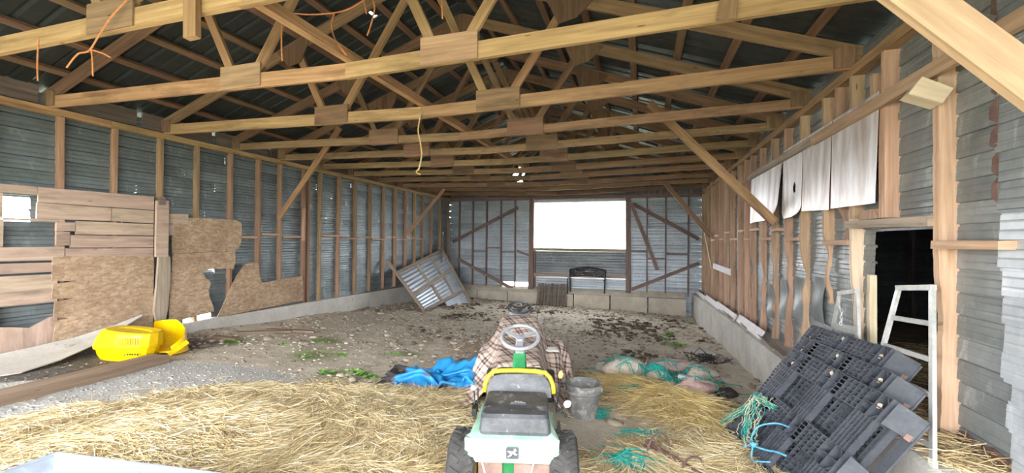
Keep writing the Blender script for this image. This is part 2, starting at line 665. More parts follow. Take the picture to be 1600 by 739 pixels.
    def grid(self, P, uvs=None):
        """P[i][j] of 3D points"""
        nu, nv = len(P), len(P[0])
        i = len(self.v)
        for row in P:
            self.v += [tuple(p) for p in row]
        for a in range(nu - 1):
            for b in range(nv - 1):
                self.f.append((i + a * nv + b, i + (a + 1) * nv + b, i + (a + 1) * nv + b + 1, i + a * nv + b + 1))
                if uvs is not None:
                    self.uv += [tuple(uvs[a][b]), tuple(uvs[a + 1][b]), tuple(uvs[a + 1][b + 1]), tuple(uvs[a][b + 1])]
                else:
                    self.uv += [(a * .1, b * .1), (a * .1 + .1, b * .1), (a * .1 + .1, b * .1 + .1), (a * .1, b * .1 + .1)]
        return self

    def slab(self, P, th, nrm):
        """a grid with thickness th along nrm, closed at its edges"""
        nrm = Vector(nrm).normalized() * th
        Q = [[Vector(p) + nrm for p in row] for row in P]
        self.grid(P)
        self.grid([list(reversed(r)) for r in Q])
        nu, nv = len(P), len(P[0])
        ring = [(a, 0) for a in range(nu)] + [(nu - 1, b) for b in range(1, nv)] + [(a, nv - 1) for a in range(nu - 2, -1, -1)] + [(0, b) for b in range(nv - 2, 0, -1)]
        for k in range(len(ring)):
            a, b = ring[k], ring[(k + 1) % len(ring)]
            self.quad(P[b[0]][b[1]], P[a[0]][a[1]], Q[a[0]][a[1]], Q[b[0]][b[1]])
        return self

    def ball(self, c, r, n=8, m=6, sq=(1, 1, 1), rough=0.0, rot=0.0):
        c = Vector(c)
        ph = random.uniform(0, 10)
        P = []
        for a in range(m + 1):
            th = math.pi * a / m
            row = []
            for b in range(n + 1):
                q = 2 * math.pi * (b % n) / n
                d = Vector((math.sin(th) * math.cos(q), math.sin(th) * math.sin(q), -math.cos(th)))
                k = 1.0
                if rough:
                    k += rough * (math.sin(d.x * 5.3 + ph) + math.sin(d.y * 6.1 + ph * 1.7) + math.sin(d.z * 4.7 + ph * .6 + d.x * 3)) / 2
                if n > 20:
                    k += rough * .45 * (math.sin(d.x * 13 + d.z * 9 + ph) * math.sin(d.y * 15 + ph * 2) + .6 * math.sin(d.x * 27 + d.y * 23 + ph))
                p = Vector((d.x * sq[0], d.y * sq[1], d.z * sq[2])) * (r * k)
                p.rotate(Matrix.Rotation(rot, 3, 'Z'))
                row.append(c + p)
            P.append(row)
        return self.grid(P)


def obj(name, mb, mat, parent=None, local=False, smooth=False, label=None, kind=None, mesh=None):
    if mesh is None:
        me = bpy.data.meshes.new(name)
        v = mb.v
        if parent is not None and not local and parent.name in ROOTM:
            inv = ROOTM[parent.name].inverted()
            v = [tuple(inv @ Vector(p)) for p in v]
        me.from_pydata(v, [], mb.f)
        if len(mb.uv) == len(me.loops):
            uvl = me.uv_layers.new(name='UVMap')
            uvl.data.foreach_set('uv', np.array(mb.uv, dtype=np.float32).ravel())
        me.materials.append(MATS[mat])
        if smooth:
            me.polygons.foreach_set('use_smooth', [True] * len(me.polygons))
        me.update()
    else:
        me = mesh
    o = bpy.data.objects.new(name, me)
    COL.objects.link(o)
    if parent is not None:
        o.parent = parent
        if parent.name in ROOTM:
            ROOTM[o.name] = ROOTM[parent.name]
    if label:
        o['label'] = label
    if kind:
        o['kind'] = kind
    return o


def tag(o, label, cat, group=None):
    o['label'] = label
    o['category'] = cat
    if group:
        o['group'] = group
    return o


def thing(name, label, cat, loc=(0, 0, 0), group=None, mat=None):
    o = bpy.data.objects.new(name, None)
    o.empty_display_size = .1
    COL.objects.link(o)
    m = mat or Matrix.Translation(Vector(loc))
    o.matrix_world = m
    ROOTM[o.name] = m.copy()
    return tag(o, label, cat, group)


def solo(name, mb, mat, label, cat, loc, group=None, smooth=False):
    """a thing that is one mesh, its origin at its base"""
    me_b = MB()
    L = Vector(loc)
    me_b.v = [tuple(Vector(p) - L) for p in mb.v]
    me_b.f, me_b.uv = mb.f, mb.uv
    o = obj(name, me_b, mat, smooth=smooth)
    o.location = L
    return tag(o, label, cat, group)


def struct(name):
    o = bpy.data.objects.new(name, None)
    COL.objects.link(o)
    o['kind'] = 'structure'
    ROOTM[o.name] = Matrix.Identity(4)
    return o


def dup(root, mat, label=None, group=None):
    r = root.copy()
    COL.objects.link(r)
    r.matrix_world = mat
    if label:
        r['label'] = label
    if group:
        r['group'] = group
    for ch in list(root.children):
        c = ch.copy()
        COL.objects.link(c)
        c.parent = r
        for g in ch.children:
            d = g.copy()
            COL.objects.link(d)
            d.parent = c
    return r


def bulk(name, V, F, mat, tint=None, kind='stuff', parent=None):
    """numpy arrays to one mesh; F all quads or all triangles"""
    me = bpy.data.meshes.new(name)
    nv, nf, k = len(V), len(F), F.shape[1]
    me.vertices.add(nv)
    me.vertices.foreach_set('co', np.ascontiguousarray(V, dtype=np.float32).ravel())
    me.loops.add(nf * k)
    me.loops.foreach_set('vertex_index', np.ascontiguousarray(F, dtype=np.int32).ravel())
    me.polygons.add(nf)
    me.polygons.foreach_set('loop_start', np.arange(0, nf * k, k, dtype=np.int32))
    me.polygons.foreach_set('loop_total', np.full(nf, k, dtype=np.int32))
    me.update(calc_edges=True)
    if tint is not None:
        a = me.attributes.new('tint', 'FLOAT_COLOR', 'POINT')
        a.data.foreach_set('color', np.concatenate([tint, np.ones((nv, 1))], 1).astype(np.float32).ravel())
    me.materials.append(MATS[mat])
    o = bpy.data.objects.new(name, me)
    COL.objects.link(o)
    if kind:
        o['kind'] = kind
    if parent is not None:
        o.parent = parent
    return o

# ================================================================== THE SHELL
def course(parent, mat, P, along, a0, a1, z0, dz, out, name='siding_panel', amp=1.0, sh=.016):
    """one lapped metal siding strip: P(a, off, z) gives its points"""
    sl_ = (.055 if dz > .2 else .030) if amp > .9 else .010
    pr = [(-.022, -.002 - sl_), (-.003, -.002 - sl_), (.001, .017 * amp), (.03, .016 * amp), (.29 * dz, .010 * amp), (.33 * dz, .018 * amp), (.37 * dz, .009 * amp),
          (.62 * dz, .005 * amp), (.67 * dz, .013 * amp), (.71 * dz, .003 * amp), (dz - sh, -.001), (dz - sh + .001, -sl_), (dz + .004, -sl_)]
    mb = MB()
    j0, j1 = random.uniform(-.004, .004), random.uniform(-.004, .004)
    n = max(1, int((a1 - a0) / 1.2))
    rows = []
    for k in range(n + 1):
        a = a0 + (a1 - a0) * k / n
        w = (fbm(np.array([a * 1.1]), np.array([z0 * 3.0]), 4, 2)[0] - .5) * .014
        rows.append([P(a, (o + w) * out, z0 + z + j0 + (j1 - j0) * k / n) for z, o in pr])
    mb.grid(rows)
    return obj(name, mb, mat, parent)


def clad(parent, mat, P, a0, a1, z0, z1, dz, out, holes=(), joint=3.4, amp=1.0, sh=.016):
    k = 0
    z = z0
    while z < z1 - .02:
        segs = [(a0, a1)]
        for ha, hb, hz0, hz1 in holes:
            if min(z + dz, hz1) - max(z, hz0) > dz * .5:
                ns = []
                for s, e in segs:
                    if hb <= s or ha >= e:
                        ns.append((s, e))
                    else:
                        if ha - s > .03:
                            ns.append((s, ha))
                        if e - hb > .03:
                            ns.append((hb, e))
                segs = ns
        for s, e in segs:
            c = [s]
            q = a0 + joint * (.35 + .5 * ((k * 37) % 10) / 10)
            while q < e - .5:
                if q > s + .5:
                    c.append(q)
                q += joint
            c.append(e)
            for i in range(len(c) - 1):
                course(parent, mat, P, 0, c[i], c[i + 1], z, dz, out, amp=amp, sh=sh)
        z += dz
        k += 1


# ---- left wall
wl = struct('wall_left')
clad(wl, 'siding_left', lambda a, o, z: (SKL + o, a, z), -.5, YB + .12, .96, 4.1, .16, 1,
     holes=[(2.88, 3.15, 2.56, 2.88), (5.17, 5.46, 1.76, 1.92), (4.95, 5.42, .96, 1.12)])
course(wl, 'siding_left', lambda a, o, z: (SKL + o, a, z), 0, 5.17, 5.46, 1.76, .075, 1)
mb = MB()
prof = [(-.5, 1.0), (2.9, .97), (5.4, 1.03), (7.8, 1.0), (11.3, .95), (14.9, .93)]
for k in range(len(prof) - 1):
    (ya, za), (yb, zb) = prof[k], prof[k + 1]
    P = lambda y, z, x: (x, y, z)
    zl = -.5
    xi, xo = XL + .045, XL - .32
    mb.quad((xi, ya, zl), (xi, yb, zl), (xi, yb, zb), (xi, ya, za))
    mb.quad((xi, ya, za), (xi, yb, zb), (xo, yb, zb), (xo, ya, za))
    mb.quad((xo, yb, zl), (xo, ya, zl), (xo, ya, za), (xo, yb, zb))
obj('concrete_curb', mb, 'concrete', wl)
LSTUD = [-.3, .3, .9, 1.5, 2.1, 2.78, 3.4, 3.97, 4.54, 5.11, 5.69, 6.28, 6.78, 7.40, 7.52, 7.90, 8.52, 9.15, 9.77, 10.4, 10.98, 11.56, 12.11, 12.65, 13.24, 13.9, 14.6]
for y in LSTUD:
    mb = MB()
    w = random.uniform(.040, .052)
    x = XL - .05 + random.uniform(-.006, .006)
    top = 3.9
    mb.beam((x, y + random.uniform(-.02, .02), 1.0), (x, y + random.uniform(-.015, .015), top), .095, w, (0, 1, 0), .003)
    obj('stud', mb, 'stud_wood', wl)
mb = MB()      # splice nailed beside the doubled stud
mb.beam((XL + .01, 7.36, 2.35), (XL + .01, 7.37, 3.05), .05, .05, (0, 1, 0), .004)
obj('stud_splice', mb, 'stud_wood_pale', wl)
for a, b in ((-.5, 3.9), (3.9, 9.1), (9.1, 14.7)):
    mb = MB().beam((XL - .05, a, 3.945), (XL - .05, b, 3.945), .10, .085, (0, 0, 1), .003)
    obj('top_plate', mb, 'truss_wood', wl)
GIRT_L = [(5.74, 6.24, 2.41), (6.33, 6.74, 2.47), (6.83, 7.36, 2.43), (7.95, 8.48, 2.47), (8.57, 9.1, 2.41), (9.2, 9.73, 2.45), (9.82, 10.36, 2.40), (10.44, 10.94, 2.47), (11.02, 11.52, 2.40), (11.6, 12.07, 2.46), (12.15, 12.6, 2.42)]
for a, b, z in GIRT_L:
    obj('blocking', MB().beam((XL - .04, a, z), (XL - .04, b, z), .075, .04, (0, 0, 1), .004), 'stud_wood_pale', wl)
# eave boards with gaps at the truss heels, where daylight leaks in
EAVE = [3.25, 4.3, 5.42, 6.56, 7.7, 8.93, 10.0, 11.19, 12.3, 13.45, 14.6]
a = -.5
for b in EAVE + [14.95]:
    obj('eave_board', MB().box((SKL + .02, (a + b) / 2 - .025, 4.13), (.03, b - a - .06, .24)), 'dark_old_wood', wl)
    a = b + .015


# planks nailed over the studs, near the open end
def wplank(y0, y1, z0a, z1a, z0b, z1b, mat='board_wood', x=XL + .014, th=.024, name='wall_plank', lab=None):
    mb = MB().prism([(z0a, y0), (z1a, y0), (z1b, y1), (z0b, y1)], lambda z, y, t: (t, y, z), x - th / 2, x + th / 2)
    o = obj(name, mb, mat, wl)
    if lab:
        o['label'] = lab
    return o


wplank(.2, 3.16, 2.885, 2.98, 2.89, 2.985)
wplank(3.17, 4.43, 2.80, 2.985, 2.80, 3.0)
wplank(.2, 2.875, 2.59, 2.88, 2.59, 2.88)
wplank(3.16, 3.9, 2.605, 2.795, 2.61, 2.79)
wplank(3.91, 4.43, 2.61, 2.79, 2.60, 2.79)
wplank(4.64, 4.93, 2.61, 2.76, 2.62, 2.77)
wplank(.2, 2.885, 2.27, 2.585, 2.27, 2.58)
wplank(2.885, 3.42, 2.575, 2.60, 2.575, 2.60)
wplank(3.34, 3.52, 2.46, 2.57, 2.46, 2.57)
wplank(3.53, 4.43, 2.42, 2.595, 2.42, 2.585)
wplank(3.34, 3.47, 2.28, 2.45, 2.28, 2.45)
wplank(3.48, 4.43, 2.25, 2.41, 2.245, 2.405)
wplank(.2, 3.42, 2.10, 2.262, 2.10, 2.262)
wplank(3.43, 4.43, 2.12, 2.24, 2.09, 2.235)
for k, (za, zb) in enumerate(((1.955, 2.09), (1.775, 1.945), (1.61, 1.765))):
    wplank(.2, 3.36, za, zb, za - .03 * (k > 0), zb - .02)
wplank(.2, 2.86, 1.10, 1.60, 1.10, 1.60)
wplank(4.64, 4.72, 2.42, 2.6, 2.44, 2.6)
mb = MB().prism([(2.95, 1.34), (3.12, 1.30), (3.3, 1.40), (3.36, 1.40), (3.36, 1.06), (2.84, 1.06), (2.84, 1.36)], lambda y, z, t: (t, y, z), XL + .003, XL + .026)
obj('wall_plank', mb, 'board_wood', wl)


def osb_sheet(poly, x, th=.016, lean=0.0):
    mb = MB().prism(poly, lambda y, z, t: (t + lean * (2.1 - z), y, z), x, x + th)
    return obj('osb_panel', mb, 'osb', wl)


osb_sheet([(3.3, 2.13), (3.5, 2.15), (4.2, 2.12), (4.43, 2.10), (4.43, 1.04), (3.9, 1.05), (3.32, 1.09), (3.34, 1.3), (3.31, 1.34), (3.46, 1.36), (3.32, 1.39), (3.33, 1.58), (3.5, 1.605), (3.3, 1.62), (3.31, 1.8), (3.52, 1.82), (3.3, 1.845)], XL + .028)
osb_sheet([(4.69, 2.705), (5.2, 2.72), (5.79, 2.715), (5.88, 2.66), (5.89, 2.38), (5.83, 2.2), (5.76, 2.17), (4.7, 2.14)], XL + .004)
osb_sheet([(4.7, 2.135), (5.74, 2.165), (5.76, 2.0), (5.72, 1.84), (5.6, 1.86), (5.5, 1.85), (5.4, 1.87), (5.28, 1.86), (5.17, 1.83), (5.22, 1.72), (5.29, 1.67), (5.31, 1.62), (5.27, 1.5), (5.3, 1.36), (5.36, 1.24), (5.37, 1.14), (5.1, 1.12), (4.66, 1.07), (4.66, 1.6)], XL + .022)
osb_sheet([(5.44, 1.03), (5.52, 1.18), (5.65, 1.45), (5.8, 1.72), (5.96, 1.92), (6.1, 1.94), (6.2, 1.95), (6.24, 1.90), (6.27, 1.66), (6.33, 1.54), (6.9, 1.58), (7.33, 1.60), (7.36, 1.35), (7.36, 1.07), (6.6, 1.05)], XL + .012)
wplank(4.44, 4.61, 2.1, 2.94, 2.1, 2.95, 'board_wood', XL + .05, .04, 'wall_post')
wplank(4.46, 4.55, 2.88, 3.0, 2.88, 3.0, 'dark_old_wood', XL + .075, .03, 'wall_post')
mb = MB().prism([(4.47, 2.10), (4.63, 2.10), (4.64, 1.8), (4.61, 1.3), (4.57, 1.12), (4.45, 1.15), (4.42, 1.3), (4.45, 1.7)], lambda y, z, t: (t, y, z), XL + .045, XL + .085)
obj('wall_post', mb, 'weathered_wood', wl)

# ---- right wall
wr = struct('wall_right')
DY0, DY1, DZ0, DZ1 = 3.47, 4.34, 1.06, 2.50
clad(wr, 'siding_right', lambda a, o, z: (SKR + o, a, z), -.5, YB + .1, .68, 4.18, .14, -1, holes=[(DY0 - .02, DY1 + .02, .6, DZ1)], amp=.4)
CURB = [(-.5, 1.12), (3.0, 1.09), (4.0, 1.05), (5.8, .98), (8.1, .93), (10.8, .85), (14.45, .72)]


def curb_z(y):
    return float(np.interp(y, [c[0] for c in CURB], [c[1] for c in CURB]))


mb = MB()
ys = list(np.arange(-.5, 14.5, .5)) + [14.45, 14.95]
rows = []
for y in ys:
    w = (fbm(np.array([y * .8]), np.array([.5]), 31, 3)[0] - .5) * .05
    z = curb_z(y)
    rows.append([(1.59 + w, y, -.4), (1.585 + w, y, z - .2), (1.59 + w, y, z - .03), (1.62 + w, y, z), (1.78, y, z + .03), (2.12, y, z + .03), (2.12, y, -.4)])
mb.grid(rows)
mb.quad(*[rows[-1][k] for k in (0, 2, 5, 6)])
obj('concrete_curb', mb, 'concrete', wr)


def rstud(y, z0, z1, depth=.105, w=.045, mat='stud_wood_right', bites=(), x=XR):
    """stud whose front edge may be chewed away: bites = (z, height, depth)"""
    n = max(2, int((z1 - z0) / .05)) if bites else 1
    front, back = [], []
    for k in range(n + 1):
        z = z0 + (z1 - z0) * k / n
        d = sum(b[2] * math.exp(-((z - b[0]) / b[1]) ** 2) for b in bites)
        e = sum((b[3] if len(b) > 3 else 0) * math.exp(-((z - b[0]) / b[1]) ** 2) for b in bites)
        front.append((x + min(d, depth - .025) + (random.uniform(0, .006) if bites else 0), z))
        back.append((x + depth - e, z))
    mb = MB()
    poly = front + back[::-1]
    # strips, so that a wavy outline stays well formed
    for k in range(n):
        a, b, c, d = front[k], front[k + 1], back[k + 1], back[k]
        for t, flip in ((y - w, 0), (y, 1)):
            q = [(p[0], t, p[1]) for p in (a, b, c, d)]
            uv = [(p[1], p[0]) for p in (a, b, c, d)]
            if flip:
                q.reverse()
                uv.reverse()
            mb.quad(*q, uv=uv)
        mb.quad((a[0], y, a[1]), (b[0], y, b[1]), (b[0], y - w, b[1]), (a[0], y - w, a[1]), uv=[(a[1], .2), (b[1], .2), (b[1], .2 + w), (a[1], .2 + w)])
        mb.quad((d[0], y - w, d[1]), (c[0], y - w, c[1]), (c[0], y, c[1]), (d[0], y, d[1]))
    for a, d in ((front[0], back[0]), (front[-1], back[-1])):
        mb.quad((a[0], y, a[1]), (a[0], y - w, a[1]), (d[0], y - w, d[1]), (d[0], y, d[1]))
    return obj('stud', mb, mat, wr)


T_ = 3.90
for y in (-.3, .3, .9, 1.5, 2.1, 2.7):
    rstud(y, 1.1, T_)
rstud(3.44, 1.10, T_, .125, .055, 'stud_wood_pale', [(1.9, .22, .02), (1.45, .3, .012)])
rstud(4.05, DZ1 + .08, T_, .11, .045, 'stud_wood_pale')
rstud(4.09, DZ1 + .08, 3.5, .05, .04, 'stud_wood_right')
rstud(4.22, 3.4, 3.78)
rstud(4.58, DZ1 + .1, T_)
rstud(4.60, 1.06, 2.72, .115, .045, 'fresh_wood', [(1.75, .25, .03), (1.4, .2, .04)])
rstud(4.335, 1.06, 2.11, .055, .05, 'fresh_wood', [(1.3, .2, .02)], x=XR + .02)
rstud(4.89, 2.40, T_, .11, .045, 'stud_wood_right', [(2.6, .1, .07), (2.45, .08, .085)])
rstud(5.20, 1.75, T_, .11, .045, 'stud_wood_right', [(2.25, .14, .05, .03), (2.02, .12, .02, .06), (1.8, .1, .06, .02)])
rstud(5.85, 1.0, T_, .11, .045, 'stud_wood_right', [(2.0, .16, .06), (1.55, .2, .03, .03)])
rstud(6.44, .98, T_, .11, .045, 'stud_wood_right', [(2.1, .14, .035, .01), (1.75, .18, .055), (1.4, .15, .02, .03)])
rstud(7.02, .96, T_, .11, .045, 'stud_wood_right', [(1.95, .2, .03, .03), (1.6, .12, .05, .01), (1.25, .15, .045)])
rstud(7.65, .95, T_, .11, .045, 'stud_wood_right', [(1.85, .2, .06, .0), (1.4, .2, .03, .035)])
rstud(8.26, .94, T_, .11, .045, 'stud_wood_right', [(1.9, .15, .05, .02), (1.5, .15, .03)])
for k, y in enumerate((8.68, 9.23, 9.93, 10.6, 11.25, 11.9, 12.5, 13.1, 13.7, 14.3)):
    rstud(y, curb_z(y), T_)
for a, b in ((-.5, 3.6), (3.6, 8.2), (8.2, 14.7)):
    obj('top_plate', MB().beam((XR + .05, a, 3.945), (XR + .05, b, 3.945), .10, .085, (0, 0, 1), .003), 'truss_wood', wr)
for a, b, z in ((7.68, 8.22, 2.60), (7.06, 7.62, 2.44), (6.48, 6.98, 2.56), (5.9, 6.4, 2.43), (4.62, 5.16, 2.385), (8.3, 8.64, 2.44), (8.72, 9.19, 2.6), (9.27, 9.89, 2.45), (9.97, 10.56, 2.6), (10.64, 11.2, 2.46), (11.3, 11.86, 2.55), (11.94, 12.46, 2.44), (12.54, 13.06, 2.55)):
    obj('blocking', MB().beam((XR + .04, a, z), (XR + .04, b, z), .10, .042, (0, 0, 1), .004), 'stud_wood_pale', wr)
obj('blocking', MB().beam((XR + .02, 2.86, 2.372), (XR + .02, 3.40, 2.372), .10, .05, (0, 0, 1), .004), 'stud_wood_pale', wr)
obj('door_header', MB().beam((XR + .02, 3.43, 2.53), (XR + .02, 4.60, 2.55), .11, .07, (0, 0, 1), .006), 'weathered_wood', wr)
obj('header_scrap', MB().prism([(4.1, 2.58), (4.42, 2.58), (4.36, 2.66), (4.16, 2.66)], lambda y, z, t: (t, y, z), XR + .0, XR + .04), 'stud_wood_right', wr)
# rail over the tin sheets, knot end of a cut rail on the big post
obj('long_rail', MB().beam((XR - .035, 5.35, 3.50), (XR - .03, 8.27, 3.505), .04, .09, (0, 0, 1), .004), 'weathered_wood', wr)
obj('long_rail', MB().beam((XR - .02, 2.3, 3.50), (XR - .03, 5.33, 3.495), .04, .095, (0, 0, 1), .004), 'stud_wood_right', wr)
mb = MB().beam((XR - .14, 3.38, 3.40), (XR + .02, 3.36, 3.30), .13, .12, (0, 0, 1), .012)
obj('cut_block', mb, 'fresh_wood', wr)
# tin sheets on the upper right wall
SH = [(8.12, 6.43, 2.71, 2.73), (6.42, 5.71, 2.68, 2.73), (5.70, 4.93, 2.75, 2.71), (4.92, 4.06, 2.72, 2.70)]
for k, (ya, yb, za, zb) in enumerate(SH):
    mb = MB()
    nu, nv = 14, 8
    P = []
    for i in range(nu + 1):
        s = i / nu
        y = ya + (yb - ya) * s
        row = []
        for j in range(nv + 1):
            t = j / nv
            zb_ = za + (zb - za) * s
            zt = 3.60 if k else 3.56
            if k == 0 and s > .7:
                zb_ += .16 * ((s - .7) / .3) ** 2
            if k == 1:
                zb_ += .10 * abs(s * 2 - 1) ** 6
            z = zt + (zb_ - zt) * t
            x = XR - .006 - (.022 if k == 0 else .010) * math.sin(s * math.pi * (2 if k == 0 else 1.5)) ** 2 * t - .02 * t
            if k == 0 and s > .75:
                x -= .05 * (s - .75) * 4 * t
            row.append((x, y, z))
        P.append(row)
    if k == 1:
        # worn hole
        nu2 = 24
        mb2 = MB()
        nv2 = 28
        for i in range(nu2):
            for j in range(nv2):
                s0, s1, t0, t1 = i / nu2, (i + 1) / nu2, j / nv2, (j + 1) / nv2
                if ((s0 - .66) / .09) ** 2 + ((t0 - .60) / .075) ** 2 < 1:
                    continue
                def pt(s, t):
                    zb_ = za + (zb - za) * s + .10 * abs(s * 2 - 1) ** 6
                    return (XR - .006 - .018 * math.sin(s * math.pi * 2) ** 2 * t - .02 * t, ya + (yb - ya) * s, 3.60 + (zb_ - 3.60) * t)
                mb2.quad(pt(s0, t0), pt(s1, t0), pt(s1, t1), pt(s0, t1))
        obj('tin_sheet', mb2, 'white_sheet', wr)
    else:
        obj('tin_sheet', mb.grid(P), 'white_sheet', wr, smooth=True)
# overlapping sheets at the near end of the wall
for (y0, y1, z0, z1, off) in ((-.3, 2.94, 2.56, 4.1, .085), (-.3, 2.96, 1.95, 2.55, .06), (-.3, 2.92, 1.66, 1.96, .075), (-.3, 2.90, 1.12, 1.68, .065)):
    z = z0
    dz = (z1 - z0) / max(1, round((z1 - z0) / .15))
    while z < z1 - .03:
        e = y1 + random.uniform(-.025, .02)
        course(wr, 'bright_sheet' if z0 < 2 else 'siding_right', lambda a, o, zz: (SKR - off + o * .6, a, zz), 0, y0, e, z, dz, -1, amp=.6)
        z += dz
for k in range(9):      # rusted torn edge
    z = 2.6 + k * .145
    obj('rust_edge', MB().prism([(2.93, z), (2.965 + random.uniform(0, .02), z + .03), (2.955 + random.uniform(0, .02), z + .10), (2.925, z + .14)], lambda y, zz, t: (t, y, zz), SKR - .092, SKR - .086), 'rusty_iron', wr)
mb = MB()
P = [[(SKR - .012 - .006 * (j % 2), y, 1.10 + .055 * j + .012 * math.sin(y * 31)) for j in range(3)] for y in np.linspace(2.85, 3.38, 12)]
obj('rust_edge', mb.grid(P), 'rusty_iron', wr)
# buckled siding pieces behind the chewed studs
for (y, z, dy, dz, ro) in ((5.5, 1.75, .30, .5, .02), (6.1, 1.65, .34, .6, .05), (6.7, 1.6, .3, .55, .04), (7.3, 1.5, .34, .5, .05), (5.5, 1.22, .36, .3, .03)):
    P = []
    for i in range(8):
        row = []
        for j in range(10):
            s, t = i / 7, j / 9
            row.append((SKR - .028 - ro * math.sin(s * 3.1) * (.4 + .6 * math.sin(t * 7 + y)), y + (s - .5) * dy + .03 * math.sin(t * 6 + y), z + (t - .5) * dz))
        P.append(row)
    obj('buckled_sheet', MB().grid(P), 'siding_right', wr, smooth=True)

# ---- lean-to behind the doorway
wx = struct('wall_exterior')
lx0, lx1, ly0, ly1 = SKR + .05, 5.2, 1.5, 9.5
clad(wx, 'lean_to_metal', lambda a, o, z: (lx1 + o, a, z), ly0, ly1, .9, 3.5, .26, -1, joint=5)
clad(wx, 'lean_to_metal', lambda a, o, z: (a, ly1 + o, z), lx0, lx1, .9, 3.5, .26, -1, joint=5)
clad(wx, 'lean_to_metal', lambda a, o, z: (a, ly0 + o, z), lx0, lx1, .9, 3.5, .26, 1, joint=5)
for y in (3.0, 4.6, 6.2, 7.6, 9.0):
    obj('stud', MB().box((lx1 - .08, y, 2.1), (.12, .05, 2.6)), 'dark_old_wood', wx)
for x in (2.6, 3.3, 4.0, 4.7):
    obj('stud', MB().box((x, ly1 - .08, 2.1), (.05, .12, 2.6)), 'dark_old_wood', wx)
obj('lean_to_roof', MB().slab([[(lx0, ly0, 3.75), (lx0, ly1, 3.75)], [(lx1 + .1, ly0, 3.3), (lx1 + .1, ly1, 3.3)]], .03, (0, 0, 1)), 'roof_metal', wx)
obj('lean_to_ground', MB().slab([[(lx0 + .12, ly0, 1.0), (lx0 + .12, ly1, .95)], [(lx1, ly0, 1.0), (lx1, ly1, .95)]], -.1, (0, 0, 1)), 'manure', wx)

# ---- back wall
wb = struct('wall_back')
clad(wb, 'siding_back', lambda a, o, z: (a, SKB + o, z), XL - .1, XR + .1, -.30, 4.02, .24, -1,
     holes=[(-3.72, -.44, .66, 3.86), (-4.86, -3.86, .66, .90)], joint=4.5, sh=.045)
# lower sheets under the opening
for (z0, dz, n) in ((1.25, .195, 4), (.42, .235, 3)):
    for k in range(n):
        course(wb, 'dark_sheet' if z0 > 1 else 'siding_back', lambda a, o, z: (a, SKB - .03 + o, z), 0, -3.72, -.45, z0 + k * dz, dz, -1)
obj('window_sill_board', MB().beam((-3.7, YB + .03, 2.09), (-.44, YB + .03, 2.09), .12, .10, (0, 0, 1), .004), 'weathered_wood', wb)
obj('girt', MB().beam((-3.7, YB, 1.17), (-.44, YB, 1.20), .05, .13, (0, 0, 1), .01), 'weathered_wood', wb)
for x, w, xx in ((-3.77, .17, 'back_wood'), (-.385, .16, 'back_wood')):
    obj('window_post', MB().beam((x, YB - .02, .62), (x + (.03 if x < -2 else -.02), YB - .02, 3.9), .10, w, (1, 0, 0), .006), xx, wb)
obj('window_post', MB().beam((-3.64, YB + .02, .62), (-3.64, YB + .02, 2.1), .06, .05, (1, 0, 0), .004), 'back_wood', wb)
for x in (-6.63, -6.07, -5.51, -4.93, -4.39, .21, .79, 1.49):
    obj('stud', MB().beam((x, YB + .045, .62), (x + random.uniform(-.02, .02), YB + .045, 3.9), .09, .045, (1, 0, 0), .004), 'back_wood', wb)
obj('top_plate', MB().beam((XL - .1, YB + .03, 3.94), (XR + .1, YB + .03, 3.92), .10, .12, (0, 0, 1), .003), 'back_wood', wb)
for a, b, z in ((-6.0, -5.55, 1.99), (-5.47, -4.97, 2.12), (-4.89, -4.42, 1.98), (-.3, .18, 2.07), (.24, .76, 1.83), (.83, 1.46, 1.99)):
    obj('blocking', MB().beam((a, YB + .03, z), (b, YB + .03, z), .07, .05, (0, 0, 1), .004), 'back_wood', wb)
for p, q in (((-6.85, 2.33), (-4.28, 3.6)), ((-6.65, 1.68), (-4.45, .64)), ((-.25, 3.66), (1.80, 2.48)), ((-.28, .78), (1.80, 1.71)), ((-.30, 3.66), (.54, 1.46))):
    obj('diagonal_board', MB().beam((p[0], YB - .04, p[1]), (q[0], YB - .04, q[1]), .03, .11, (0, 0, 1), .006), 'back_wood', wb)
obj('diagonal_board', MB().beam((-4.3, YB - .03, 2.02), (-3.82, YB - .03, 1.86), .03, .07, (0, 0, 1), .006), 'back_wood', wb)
# low block wall at its foot: every block a piece of its own
BX = [-7.0, -6.92, -5.75, -4.58, -3.40, -2.20, -.97, .23, 1.42]
for k in range(1, len(BX) - 1):
    a, b = BX[k] + .02, BX[k + 1] - .02
    zt = .57 + random.uniform(-.012, .02)
    y0, y1 = YB - .25 + random.uniform(-.012, .012), YB + .30
    c = .022
    mb = MB()
    ring = lambda e, z: [(a + e, y0 + e, z), (b - e, y0 + e, z), (b - e, y1 - e, z), (a + e, y1 - e, z)]
    rr = [ring(0, -.25), ring(0, .02), ring(0, zt - c), ring(c, zt)]
    for q in range(3):
        for s in range(4):
            s2 = (s + 1) % 4
            mb.quad(rr[q][s], rr[q][s2], rr[q + 1][s2], rr[q + 1][s])
    mb.quad(*rr[3])
    obj('concrete_block', mb, 'block_concrete', wb)
# dirt lying along the top of the blocks
mb = MB()
P = [[(x, YB - .2 + .09 * j, .575 + (.05 * j + .03 * fbm(np.array([x * 4]), np.array([j * 2.]), 6, 2)[0]) * (1 if j else 0)) for j in range(4)] for x in np.arange(-6.9, 1.4, .12)]
obj('ledge_dirt', mb.grid(P), 'block_concrete', wb)


